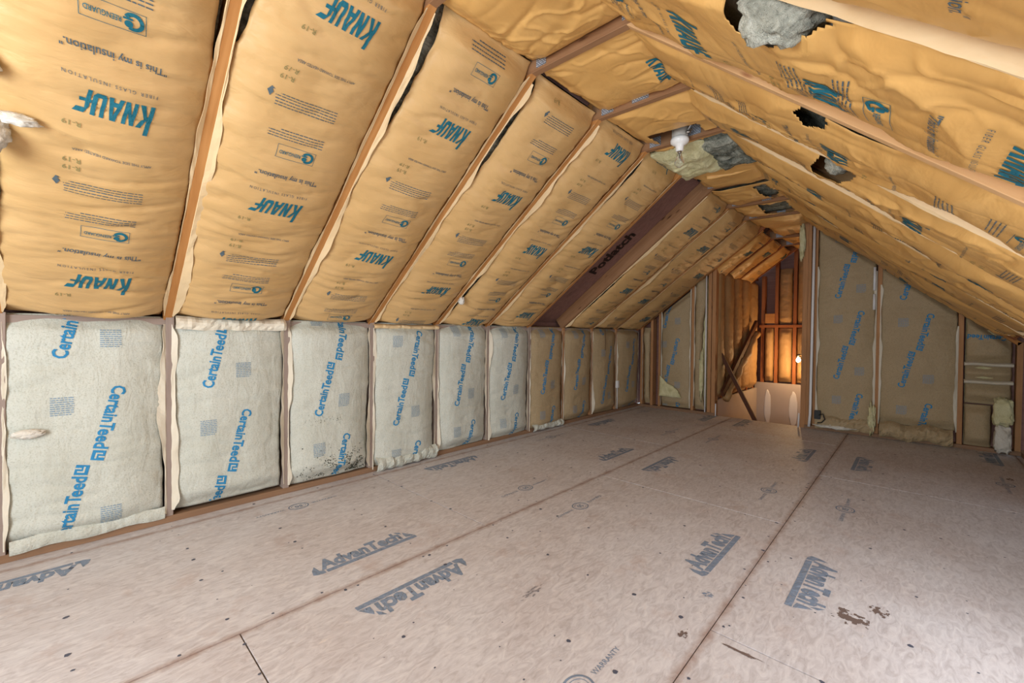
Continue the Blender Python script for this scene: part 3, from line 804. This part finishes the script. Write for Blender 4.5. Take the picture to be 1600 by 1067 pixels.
for k in (-3, -2, -1, 0, 1, 2, 3, 4, 6, 7, 8):
    u0, u1 = yk(k) + RW / 2, yk(k + 1) - RW / 2
    top = {1: 2.09, 2: 2.07, 3: 2.08, 4: 2.06}.get(k, 2.09)
    if k < -1: top = 2.3
    s1 = top
    b = Batt('insulation_batt', path_left, u0, u1, -.02, s1, words_l[k].capitalize() + ' tan kraft-faced batt on the left roof slope', 'kraft batts on the left roof slope', LM, 10 + k * 7,
             bulge=.066 if k < 4 else .055, wr=1.75, gaps=gapsL.get(k, ()), cell=.0125 if -2 < k < 5 else .02, fold=.035)
    b.mats_lip = M['lip']
    knauf_prints(b, phase[k], (u0 + u1) / 2 + (.02 if k == -1 else 0), .03, s1 - .03, -1)
    b.finish()
    if k > -2:
        b.ribbon('L', .02, s1 - .05, w=.024, lift=.003, seed=k * 3 + 1, over=.002); b.ribbon('R', .02, s1 - .05, w=.018, lift=.001, seed=k * 3 + 2, over=.002)

# ------------------------------------------------------------------ right roof slope: orange kraft batts running up and over the collar ties
RM = [M['kraft_r'], M['teal'], M['greyink'], M['faintink']]
phase_r = {-1: .6, 0: .55, 1: 1.474, 2: 1.08, 3: 1.72, 4: 1.386, 5: 1.55, 6: .62, 7: .52, 8: .9, -2: .1, -3: .5}
words_r = {-3: 'rearmost', -2: 'second from the rear', -1: 'overhead', 0: 'nearest in view', 1: 'second in view, with a torn top', 2: 'third in view, beside the black slit', 3: 'fourth in view, under the torn flap',
           4: 'torn open above the light fitting', 5: 'sixth in view', 6: 'seventh in view', 7: 'eighth in view', 8: 'farthest, sagging at the back wall'}
holesR = {1: [[(1.06, 1.24), (1.05, 1.10), (1.07, .97), (1.17, 1.12), (1.17, 1.22)]], 2: [[(1.66, 1.17), (1.70, 1.09), (1.78, 1.10), (1.80, 1.18), (1.72, 1.20)]],
          3: [[(2.66, 2.12), (2.90, 2.12), (2.90, 2.44), (2.64, 2.42)], [(2.30, 1.22), (2.30, 1.04), (2.40, 1.10), (2.56, 1.22), (2.52, 1.27), (2.38, 1.26)]],
          4: [[(2.94, 2.62), (2.94, 2.05), (3.02, 1.96), (3.20, 1.86), (3.42, 1.90), (3.47, 2.05), (3.44, 2.30), (3.30, 2.48), (3.1, 2.62)]],
          6: [[(4.70, 2.12), (4.2, 2.2), (4.18, 2.1), (4.4, 2.02)]], 7: [[(4.80, 2.3), (4.82, 2.05), (5.1, 2.0), (5.3, 2.10), (5.2, 2.3)]]}
gapsR = {2: [('L', .98, .17, .065)], 3: [('L', 1.2, .15, .02)], 5: [('L', 1.5, .25, .04)], 6: [('L', 1.45, .2, .03)], 8: [('R', .32, .42, .06)], 1: [('L', 1.1, .18, .03)]}
for k in range(-3, 9):
    u0, u1 = yk(k) + (.004 if k != 2 else RW / 2), yk(k + 1) + (.004 if k + 1 != 2 else -RW / 2)
    if k == 8: u1 = 6.04
    s0, s1 = .02, 2.54
    b = Batt('insulation_batt', path_right, u0, u1, s0, s1, words_r[k].capitalize() + ' orange kraft-faced batt on the right roof slope', 'kraft batts on the right roof slope', RM, 200 + k * 11,
             bulge=.036, wr=.45, crease=.8 if k > 0 else .5, gaps=gapsR.get(k, ()), holes=holesR.get(k, ()), cell=.008 if k in (1, 2, 3) else (.0125 if -1 < k < 6 else .018), fold=.02, inset=-.004, sag=.010, skew=.030, core_h=.006 if k != 3 else -.06, wool='wool_white' if k in (1, 3) else 'wool_grey')
    b.mats_lip = M['lip']
    knauf_prints(b, phase_r[k], (u0 + u1) / 2 + .02, .03, 2.0, 1)
    if k == 1: b.stamp('knauf', (u0 + u1) / 2 + .03, 1.01, 0, 1, sc=.9)
    if k == 2: b.stamp('knauf', (u0 + u1) / 2 + .06, 2.04, 0, 1)
    b.finish()
    if k >= 0:
        b.ribbon('L', .05, 1.95 if k != 2 else .80, w=.010, lift=.036, seed=k * 5 + 40, over=.006)
        if k == 2: b.ribbon('L', 1.3, 2.0, w=.010, lift=.036, seed=77)

# ------------------------------------------------------------------ left knee wall batts
KM = [M['cert'], M['blue'], M['paleblue'], M['cert']]
KM2 = [M['cert_dim'], M['blue'], M['paleblue'], M['cert_dim']]
kc = {-1: (.421, .095), 0: (.225, .69), 1: (.887, 1.333), 2: (.727, 1.945), 3: (.815, 2.56), 4: (.80, 3.17), 5: (.80, 3.79), 6: (.79, 4.42), 7: (.55, 5.04), 8: (.65, 5.70), -2: (.5, -.52), -3: (.5, -1.1)}
words_k = {-3: 'rearmost', -2: 'second from the rear', -1: 'leftmost and widest', 0: 'second from left, wrinkled at its top,', 1: 'third from left, spotted with black mildew,', 2: 'fourth from left, crumpled at its foot,', 3: 'fifth from left',
           4: 'sixth from left', 5: 'seventh from left, below the bare roof bay,', 6: 'eighth from left', 7: 'ninth from left, beside the white outlet box,', 8: 'last before the back corner'}
for k in range(-3, 9):
    u0, u1 = yk(k) + RW / 2 - .004, yk(k + 1) - RW / 2 + .004
    s0 = {-1: .045, 0: .06, 1: .045, 2: .01, 4: .02, 5: .01}.get(k, .035)
    mats = KM if k < 5 else KM2  # far bays take the copy with the dimness painted in
    b = Batt('insulation_batt', path_knee, u0, u1, s0, 1.172, words_k[k].capitalize() + ' pale paper-faced batt in the left knee wall', 'pale batts in the left knee wall', mats, 400 + k * 13,
             bulge=.040 if k < 1 else .064, wr=1.3, cell=.0125 if -2 < k < 6 else .018, fold=.03, inset=.006, crease=.12 if k in (0, 2) else .05, gaps=[('L', .6, .6, .008), ('R', .35, .35, .02)] if k > -1 else [('R', .3, .4, .008)], wool='wool_grey')
    b.mats_lip = M['cert_lip']
    if k > -2:
        ph, uc = kc[k]; cert_prints(b, ph, uc, s0, 1.15, 1, (1, 2, 3))
    if k == 1:
        # mildew speckles near the foot
        rr = random.Random(3); pv = []; pf = []
        T['speck'] = (np.array([(math.cos(t * 1.2566) * .003, math.sin(t * 1.2566) * .003) for t in range(5)]), [[0, 1, 2, 3, 4]])
        b.mats = list(b.mats) + [M['mould']]
        for _ in range(900):
            uu = u0 + .04 + rr.betavariate(2.2, 1.3) * (u1 - u0 - .05); ss = s0 + .015 + abs(rr.gauss(0, .075))
            if gn(np.array([uu * 11]), np.array([ss * 11]), 3)[0] > -.12: b.stamp('speck', uu, ss, rr.random() * 6, 4, .0018, sc=rr.uniform(.5, 1.6))
        for _ in range(60): b.stamp('speck', u0 + .08 + rr.random() * .28, .47 + rr.gauss(0, .02), rr.random() * 6, 4, .0018, sc=rr.uniform(.4, .9))
    b.finish()
    if k > -2:
        b.ribbon('L', s0 + .01, 1.13, w=.022, lift=.003, seed=k * 3 + 100, over=.004); b.ribbon('R', s0 + .01, 1.13, w=.030, lift=.004, seed=k * 3 + 101, over=.004)

# crumpled paper tails along the knee wall (tops and feet) belong to the batts beside them
def crumple(name, path, u0, u1, s0, s1, h, seed, mat, label=None, cat=None, parent=None, amp=.03, cell=.018, taper=True):
    nu, nv = max(6, int((u1 - u0) / cell)), max(5, int((s1 - s0) / cell))
    a, b = np.meshgrid(np.linspace(0, 1, nu + 1), np.linspace(0, 1, nv + 1)); u = u0 + (u1 - u0) * a; s = s0 + (s1 - s0) * b
    s = s + .25 * (s1 - s0) * gn(u * 7, u * 0, seed)
    hh = h * (np.sin(np.pi * (.12 + .88 * b)) ** .7) + amp * (np.abs(gn(u * 12, s * 9, seed)) + .5 * np.abs(gn(u * 24 + s * 9, s * 22, seed + 2)))
    P, n = path(u, s); P = P + n * hh[..., None]
    idx = np.arange((nu + 1) * (nv + 1)).reshape(nv + 1, nu + 1); q = np.stack([idx[:-1, :-1], idx[:-1, 1:], idx[1:, 1:], idx[1:, :-1]], -1).reshape(-1, 4)
    o = mesh(name, P.reshape(-1, 3), q, mat, parent, smooth=cell < .012); sd = o.modifiers.new('thickness', 'SOLIDIFY'); sd.thickness = .0015; sd.offset = 0
    if label: tag(o, label, cat)
    return o
crumple('paper_flap', path_knee, .44, 1.02, 1.10, 1.175, .035, 5, M['cert_lip'], 'white crumpled paper flap along the top of the second knee wall bay', 'paper', amp=.04)
crumple('paper_flap', path_knee, 1.68, 2.25, .012, .12, .045, 6, M['cert'], 'crumpled paper fold at the foot of the fourth knee wall bay', 'paper', amp=.045)
crumple('paper_flap', path_knee, 3.56, 4.11, .012, .085, .035, 7, M['cert'], 'crumpled paper fold at the foot of the bay below the bare rafters', 'paper', amp=.04)
crumple('paper_flap', path_knee, 1.66, 2.27, 1.125, 1.16, .03, 8, M['lip'], 'narrow cream paper fold above the fourth knee wall bay', 'paper', amp=.02)
crumple('paper_flap', path_knee, -.18, .39, .035, .10, .012, 9, M['cert'], 'low paper fold along the foot of the leftmost knee wall bay', 'paper', amp=.012)

# ------------------------------------------------------------------ back wall batts
BM_ = [M['cert_dim'], M['blue'], M['paleblue'], M['cert_dim']]
def rake(u): return np.minimum(ZK + .75 * (u + 3.07), 1.10 + .885 * (.62 - u)) - .02
b = Batt('insulation_batt', path_back, -2.72, -2.30, .05, rake, 'tall paper-faced batt in the back wall left of the stair opening', 'paper-faced batts in the back wall', BM_, 601, bulge=.03, wr=.8, crease=.08, cell=.016, wool='wool_yellow')
b.mirror = True; b.mirror = False
b.mats_lip = M['cert_lip']
def back_prints(b, ph, uc):
    # seen from inside, u = x runs to the right in the picture
    A = math.radians(77); s = ph - 1.83
    while s < 3:
        b.stamp('cert', uc - .022 - math.cos(A) * .235, s + .005 - math.sin(A) * .235, A, 1); b.stamp('cert_notch', uc - .022 - math.cos(A) * .235, s + .005 - math.sin(A) * .235, A, 3, .003)
        b.stamp('cert', uc + .022 + math.cos(A) * .235, s - .005 + math.sin(A) * .235, A + math.pi, 1); b.stamp('cert_notch', uc + .022 + math.cos(A) * .235, s - .005 + math.sin(A) * .235, A + math.pi, 3, .003)
        b.stamp('certp', uc - .10, s + .29, 0, 2); b.stamp('certp', uc + .10, s - .29, 0, 2)
        s += .915
back_prints(b, .66, -2.57); b.finish(); b.ribbon('L', .06, 1.5, w=.02, lift=.004, seed=300); b.ribbon('R', .06, 1.75, w=.02, lift=.004, seed=301)
for (u0, u1, uc, ph, lab, sd) in ((-.84, -.32, -.545, .99, 'tall paper-faced batt in the back wall just right of the stair opening', 602), (-.28, .30, 0, .945, 'widest paper-faced batt in the back wall, between two full-height studs', 603)):
    b = Batt('insulation_batt', path_back, u0, u1, .05 if sd == 602 else .16, rake, lab, 'paper-faced batts in the back wall', BM_, sd, bulge=.03, wr=.7, crease=.10, cell=.0145, wool='wool_yellow')
    b.mats_lip = M['cert_lip']; back_prints(b, ph, uc); b.finish(); b.ribbon('L', .15, 1.9 if sd == 602 else 1.65, w=.018, lift=.004, seed=sd); b.ribbon('R', .15, 1.8 if sd == 602 else 1.2, w=.018, lift=.004, seed=sd + 1)
crumple('paper_flap', path_back, -.84, -.32, .03, .17, .05, 21, M['cert_dim'], 'crumpled paper foot of the batt right of the stair opening', 'paper', amp=.05)
crumple('paper_flap', path_back, -.27, .28, .02, .18, .09, 22, M['cert_dim'], 'crumpled paper foot of the widest back wall batt', 'paper', amp=.06)
for i, (z0, z1, lab) in enumerate(((.03, .44, 'lowest'), (.45, .66, 'second lowest'), (.67, .83, 'second highest'), (.84, None, 'highest'))):
    b = Batt('insulation_batt', path_back, .35, .66 if i else .54, z0, rake if z1 is None else z1, lab.capitalize() + ' of the four short batts stacked at the right end of the back wall', 'short batts stacked in the back wall', BM_, 620 + i, bulge=.045, wr=1.0, crease=.25, cell=.014, wool='wool_yellow', fold=.04)
    b.mats_lip = M['cert_lip']
    if i == 3: b.stamp('cert', .49, 1.09, math.pi - .08, 1, sc=.8)
    b.finish()
    if z1 and i: crumple('folded_edge', path_back, .345, .66, z1 - .012, z1 + .022, .045, 30 + i, M['cert_lip'], parent=b.root, amp=.015)
b = Batt('insulation_batt', path_back, -2.245, -2.08, .06, 1.90, 'narrow crumpled batt beside the left post of the stair opening', 'paper-faced batts in the back wall', BM_, 640, bulge=.04, wr=1, crease=.3, cell=.014, wool='wool_yellow', gaps=[('R', .8, .7, .05)])
b.mats_lip = M['cert_lip']; b.finish(); b.ribbon('L', .1, 1.8, w=.02, lift=.004, seed=303)
b = Batt('insulation_batt', path_back, -3.01, -2.89, .06, 1.20, 'narrow crumpled batt in the left corner of the back wall', 'paper-faced batts in the back wall', BM_, 641, bulge=.03, wr=1, crease=.3, cell=.014, wool='wool_yellow', gaps=[('L', .5, .5, .03)])
b.mats_lip = M['cert_lip']; b.finish(); b.ribbon('L', .1, 1.1, w=.03, lift=.01, seed=304)

# loose fibreglass
def tuft(c, size, mat, label, seed, rough=.6, rot=0, freq=2.2, boxy=1.0):
    return tag(blob('fibreglass_tuft', c, size, M[mat], None, seed, rough, 4, rot, freq, boxy), label, 'insulation', 'loose fibreglass tufts')
def wedge(name, pts, y, mat, label, seed, cat='insulation'):
    bm = bmesh.new(); f = bm.faces.new([bm.verts.new((x, y, z)) for x, z in pts]); bmesh.ops.triangulate(bm, faces=[f])
    bmesh.ops.subdivide_edges(bm, edges=bm.edges[:], cuts=5, use_grid_fill=True)
    P = np.array([v.co[:] for v in bm.verts]); bm.verts.index_update(); F = [[v.index for v in q.verts] for q in bm.faces]; bm.free()
    P[:, 1] -= .012 + .02 * np.abs(gn(P[:, 0] * 16, P[:, 2] * 16, seed))
    P[:, 0] += .012 * gn(P[:, 0] * 20, P[:, 2] * 20, seed + 1); P[:, 2] += .012 * gn(P[:, 0] * 20 + 4, P[:, 2] * 20, seed + 2)
    o = mesh(name, P, F, M[mat]); sd = o.modifiers.new('thickness', 'SOLIDIFY'); sd.thickness = .012; sd.offset = 0
    return tag(o, label, cat, 'loose fibreglass tufts')
wedge('fibreglass_wedge', [(-2.72, .20), (-2.40, .20), (-2.44, .30), (-2.52, .36), (-2.60, .39), (-2.71, .50)], 6.03, 'wool_yellow', 'bright yellow fibreglass wedge showing through the torn batt left of the opening', 3)
tuft((-2.13, 6.03, .55), (.025, .03, .30), 'wool_yellow', 'yellow fibreglass strip beside the left post of the stair opening', 2)
tuft((-.335, 6.03, .20), (.03, .04, .16), 'wool_yellow', 'pale yellow fibreglass spilling at the stud foot right of the opening', 3)
tuft((.600, 6.0, .40), (.062, .045, .125), 'wool_yellow', 'cream yellow fibreglass roll in the right corner, upper half', 4, .30, 0, 2.0, .5)
tuft((.60, 6.0, .15), (.052, .045, .125), 'wool_white', 'white fibreglass wad in the right corner, lower half', 5, .30, 0, 2.0, .5)
tuft((-.995, 6.04, 2.22), (.03, .03, .20), 'wool_yellow', 'yellow fibreglass strip hanging at the top of the right opening post', 6)
tuft((-.66, 6.02, .06), (.16, .04, .02), 'wool_white', 'white fibreglass line under the batt right of the opening', 7)
def slp(y, s, h): return slope_pt('L', y, s, h)
tuft(slp(-.165, 1.02, .03), (.045, .045, .075), 'wool_white', 'large white tuft on the leftmost rafter', 8, .5)
tuft(slp(-.10, 1.10, .05), (.018, .05, .02), 'wool_white', 'small pointed white tuft beside the large one on the leftmost rafter', 9, .4)
tuft(slp(-.16, 1.26, .03), (.03, .03, .035), 'wool_white', 'upper white tuft on the leftmost rafter', 10, .6)
tuft((-3.035, -.115, .60), (.018, .055, .022), 'wool_white', 'white tuft in a tear at the left edge of the knee wall', 11, .35)
tuft(slp(2.30, .36, .02), (.03, .02, .03), 'wool_white', 'small white tuft on the rafter above the fifth knee wall bay', 12, .6)
for (y, sl, sz, lab, sd) in ((1.115, 1.12, (.10, .06, .10), 'pale fibreglass filling the large tear at the top of the right slope', 21), (2.40, 1.17, (.06, .10, .05), 'whitish fibreglass in the hole below the teal print on the right slope', 22)):
    tag(blob('fibreglass_tuft', slope_pt('R', y, sl, .0), sz, M['wool_pale'], None, sd, .3, 4), lab, 'insulation', 'loose fibreglass tufts')
# the torn batt over the fitting: thick wool bulging down
def torn_wool(x0, x1, y0, y1, z, seed, mat, label, amp=.05):
    n, m_ = int((x1 - x0) / .012), int((y1 - y0) / .012)
    X, Y = np.meshgrid(np.linspace(0, 1, n), np.linspace(0, 1, m_))
    e = np.minimum(np.minimum(X, 1 - X), np.minimum(Y, 1 - Y)); e = S(e, 0, .25)
    xx = x0 + (x1 - x0) * X + .03 * gn(Y * 5, Y * 0, seed) ; yy = y0 + (y1 - y0) * Y + .05 * gn(X * 4, X * 0, seed + 1) + .14 * (X - .5) ** 2
    zz = z - .045 * e - amp * (.6 * fbm(xx * 6, yy * 6, seed, 3) + .25 * fbm(xx * 9, yy * 38, seed + 2, 2)) * (.3 + e)
    idx = np.arange(n * m_).reshape(m_, n); q = np.stack([idx[:-1, :-1], idx[:-1, 1:], idx[1:, 1:], idx[1:, :-1]], -1).reshape(-1, 4)
    o = mesh('torn_fibreglass', np.stack([xx, yy, zz], -1).reshape(-1, 3), q, M[mat]); sd = o.modifiers.new('thickness', 'SOLIDIFY'); sd.thickness = .04; sd.offset = 1
    return tag(o, label, 'insulation', 'loose fibreglass tufts')
torn_wool(-1.44, -1.06, 2.94, 3.60, 2.40, 13, 'wool_yellow', 'pale yellow fibreglass bulging behind the unlit bulb')
torn_wool(-1.16, -.76, 2.90, 3.66, 2.415, 14, 'wool_grey', 'dirty grey fibreglass bulging from the torn batt right of the bulb')
crumple('paper_flap', lambda u, s: (np.stack([-1.15 + u, 3.70 - .9 * np.abs(u - .1) ** 2, 2.37 + s + .25 * u * u], -1), np.broadcast_to(np.array([0, -1., 0]), u.shape + (3,))), -.12, .40, 0, .055, .012, 51, M['kraft_r'],
        'orange paper lip hanging under the torn batt by the bulb', 'paper', amp=.008, cell=.0119)
# loose paper curling at the ridge ends of the left batts
def ridge_flap(y0, y1, x0, x1, z0, z1, seed, label, mat='kraft_r'):
    def pth(u, s): return np.stack([x0 + (x1 - x0) * s, u, z0 + (z1 - z0) * s], -1), np.broadcast_to(np.array([.3, -.2, -.93]), u.shape + (3,))
    crumple('paper_flap', pth, y0, y1, 0, .8, .03, seed, M[mat], label, 'paper', amp=.016, cell=.0119)
ridge_flap(1.10, 1.60, -1.40, -1.02, 2.455, 2.44, 61, 'folded orange paper between the second and third collar ties', 'kraft_r')

# ------------------------------------------------------------------ light fitting on the fifth collar tie
LX, LY, DZ = -1.150, 2.80, .0
lf = empty('light_fitting', (LX, LY, 2.46 + DZ), label='white porcelain lamp holder on a grey octagonal box, fixed to a collar tie', cat='light fixture')
lathe('octagonal_box', (LX, LY, 2.385 + DZ), [(.050, 0), (.053, .002), (.053, .08), (.03, .082)], M['greybox'], lf, 8)
lathe('porcelain_base', (LX, LY, 2.30 + DZ), [(.020, 0), (.024, .006), (.026, .035), (.040, .042), (.056, .055), (.058, .070), (.054, .084), (.02, .086)], M['porcelain'], lf, 28)
for i in range(2): tube('cable_clamp', [(LX + .045, LY - .02 + i * .02, 2.40 + DZ + i * .015), (LX + .075, LY - .01 + i * .02, 2.405 + DZ + i * .02)], .008, M['brass'], lf)
tube('wire', [(LX + .05, LY, 2.42 + DZ), (LX + .075, LY - .01, 2.445 + DZ), (LX + .11, LY - .02, 2.46 + DZ)], .004, M['white'], lf)
bu = empty('light_bulb', (LX, LY, 2.30 + DZ), label='unlit clear glass bulb in the white lamp holder', cat='bulb')
lathe('glass_envelope', (LX, LY, 2.195 + DZ), [(.002, 0), (.014, .002), (.024, .010), (.030, .024), (.030, .034), (.026, .050), (.018, .068), (.013, .086), (.013, .092)], M['glass'], bu, 24)
lathe('screw_base', (LX, LY, 2.285 + DZ), [(.013, 0), (.0135, .004), (.0125, .006), (.0135, .010), (.0125, .02)], M['brass'], bu, 16)
tube('filament_stem', [(LX, LY, 2.285 + DZ), (LX, LY, 2.25 + DZ), (LX + .006, LY, 2.235 + DZ)], .003, M['brass'], bu, 6)
# cable end by the bare bay
cb = empty('junction_fitting', (-1.30, 3.62, 2.50), label='white cable end and small black clip at the top of the bare roof bay', cat='fitting')
tube('cable_end', [(-1.30, 3.60, 2.44), (-1.27, 3.64, 2.47)], .022, M['white'], cb); tube('clip', [(-1.32, 3.70, 2.44), (-1.36, 3.72, 2.40)], .018, M['black'], cb)

# ------------------------------------------------------------------ stairwell contents
SM = [M['stair'], M['greyink'], M['greyink']]
for i, (y0, y1, z0, w) in enumerate(((6.14, 6.44, .22, 'nearest'), (6.47, 6.85, .22, 'second'), (6.88, 7.26, .22, 'third'), (7.29, 7.67, .22, 'fourth'), (7.70, 8.16, .22, 'farthest'))):
    b = Batt('insulation_batt', path_stair_left, y0, y1, z0, 2.02, w.capitalize() + ' brown batt on the left side of the stairwell', 'brown batts in the stairwell', SM, 700 + i, bulge=.07, wr=1.3, crease=.15, cell=.02, fold=.02, gaps=[('R', 1.4, .5, .03)])
    b.finish()
for i, (x0, x1, z0, z1, w) in enumerate(((-1.87, -1.73, .32, 1.22, 'narrow low'), (-1.67, -1.47, .32, 1.22, 'wider low'), (-1.67, -1.47, 1.29, 2.2, 'high'), (-1.41, -1.15, .32, 1.22, 'low lamp-lit'), (-1.41, -1.15, 1.29, 2.35, 'high right'), (-1.09, -.88, .32, 1.22, 'rightmost low'), (-1.09, -.88, 1.29, 2.3, 'rightmost high'))):
    b = Batt('insulation_batt', path_stair_far, x0, x1, z0, z1, w.capitalize() + ' brown batt on the far wall of the stairwell', 'brown batts in the stairwell', SM, 720 + i, bulge=.06, wr=1.3, crease=.4, cell=.02, fold=.03)
    b.finish()
def path_knee_right(u, s): return np.stack([0 * u + .74, u, s], -1), np.broadcast_to(np.array([-1., 0, 0]), u.shape + (3,))
b = Batt('insulation_batt', path_knee_right, 5.40, 6.02, .05, 1.04, 'paper-faced batt in the right knee wall, next to the back corner', 'batts in the right knee wall', BM_, 690, bulge=.03, wr=1, crease=.2, cell=.016)
b.finish()
for side, pth, sa, sb in (('left', path_left, 1.25, 2.05), ('right', path_right, 1.6, 2.5)):
    for i in range(3):
        y0 = .41 + .62 * (9.05 + i) + .02 if i else 6.06; y1 = .41 + .62 * (10.05 + i) - .02
        b = Batt('insulation_batt', pth, y0, y1, sa, sb, ['Nearest', 'Middle', 'Farthest'][i] + ' loose kraft batt on the %s side of the stairwell roof' % side, 'kraft batts over the stairwell', RM, 740 + i + (5 if side == 'right' else 0), bulge=.05, wr=1.0, crease=.8, cell=.02,
                 gaps=[('R', (sa + sb) / 2, .35, .07)], fold=.02)
        knauf_prints(b, 1.75 + i * .1, (y0 + y1) / 2, sa, sb, -1 if side == 'left' else 1); b.finish()
tag(board('leaning_board', (-1.99, 6.22, .93), (-1.35, 6.30, -.40), .045, .09, (.2, -1, 0), M['darkwood']), 'dark brown board leaning across the stair opening', 'board')
tag(tube('pipe_end', [(-2.03, 6.19, .905), (-1.965, 6.19, .945)], .013, M['white']), 'short white pipe end at the top of the leaning board', 'pipe')
tag(board('diagonal_brace', (-1.865, 6.12, .30), (-1.865, 7.75, 1.30), .09, .04, (1, 0, 0), M['darkwood'], bev=.003), 'dark diagonal brace on the left side of the stairwell', 'brace')
ins = [Vector((-1.86, 6.20 + 1.5 * t, .22 + .92 * t + .02 * math.sin(t * 17))) for t in np.linspace(0, 1, 22)]
tag(tube('fibreglass_roll', ins, [.045 + .012 * math.sin(i * 1.9) for i in range(22)], M['stair'], seg=12), 'brown paper roll tucked under the diagonal brace', 'insulation')
sb_ = empty('stair_lamp', (-1.33, 7.9, .72), label='glowing bare bulb on the far wall of the stairwell', cat='bulb')
lathe('glass_envelope', (-1.33, 7.92, .68), [(.003, 0), (.02, .006), (.03, .03), (.026, .05), (.014, .075)], M['lit'], sb_, 20)
lathe('lamp_socket', (-1.33, 7.92, .755), [(.017, 0), (.018, .03), (.018, .05)], M['black'], sb_, 16)
tube('bracket', [(-1.33, 7.92, .80), (-1.30, 8.05, .80), (-1.25, 8.2, .80)], .008, M['black'], sb_)
d = bpy.data.lights.new('stair_lamp_light', 'POINT'); d.energy = 16; d.color = (1, .62, .28); d.shadow_soft_size = .03
lo = bpy.data.objects.new('stair_lamp_light', d); COL.objects.link(lo); lo.location = (-1.33, 7.86, .70)

# ------------------------------------------------------------------ wiring on the posts
tag(tube('conduit', [(-2.083, 6.045, .04), (-2.082, 6.045, 1.0), (-2.085, 6.045, 1.93)], .009, M['white']), 'thin white conduit up the left post of the stair opening', 'conduit')
tag(tube('conduit', [(-.895, 6.02, .03), (-.885, 6.02, .18), (-.886, 6.03, .30), (-.882, 6.03, 1.3), (-.878, 6.03, 2.38)], .014, M['white']), 'thick white conduit up the right post of the stair opening', 'conduit')
tag(tube('conduit', [(-.335, 6.04, 1.38), (-.335, 6.04, 1.55)], .012, M['white']), 'short lower white conduit on the stud right of the opening', 'conduit')
tag(tube('conduit', [(-.335, 6.04, 1.59), (-.335, 6.04, 1.84)], .012, M['white']), 'short upper white conduit on the stud right of the opening', 'conduit')
tag(tube('corner_bead', [(-1.945, 6.05, .0), (-1.945, 6.05, .17)], .008, M['white']), 'short white corner bead at the foot of the left opening post', 'trim')
tag(tube('corner_bead', [(-1.005, 6.045, .0), (-1.0, 6.045, .17)], .008, M['white']), 'short white corner bead at the foot of the right opening post', 'trim')
eb = empty('outlet_box', (-3.06, 5.40, .36), label='small white outlet box on a stud of the far left knee wall', cat='outlet')
box('box_body', (-3.075, 5.365, .34), (-3.035, 5.415, .44), M['white'], eb, .004); tube('cable', [(-3.05, 5.39, .34), (-3.052, 5.39, .04)], .005, M['white'], eb)
bb = empty('junction_box', (-.80, 6.0, .15), label='black junction box low beside the right opening post', cat='junction box')
box('box_body', (-.845, 6.0, .13), (-.785, 6.05, .23), M['black'], bb, .004)
tube('cable', [(-.80, 6.0, .18), (-.76, 5.99, .20), (-.74, 5.99, .14), (-.77, 5.99, .10), (-.81, 5.99, .09)], .006, M['black'], bb)
tag(tube('hanging_cord', [(-3.0, 4.95, 1.25), (-2.99, 4.96, 1.0), (-2.992, 4.96, .88)], .003, M['darkwood']), 'thin brown cord hanging in front of the far knee wall', 'cord')
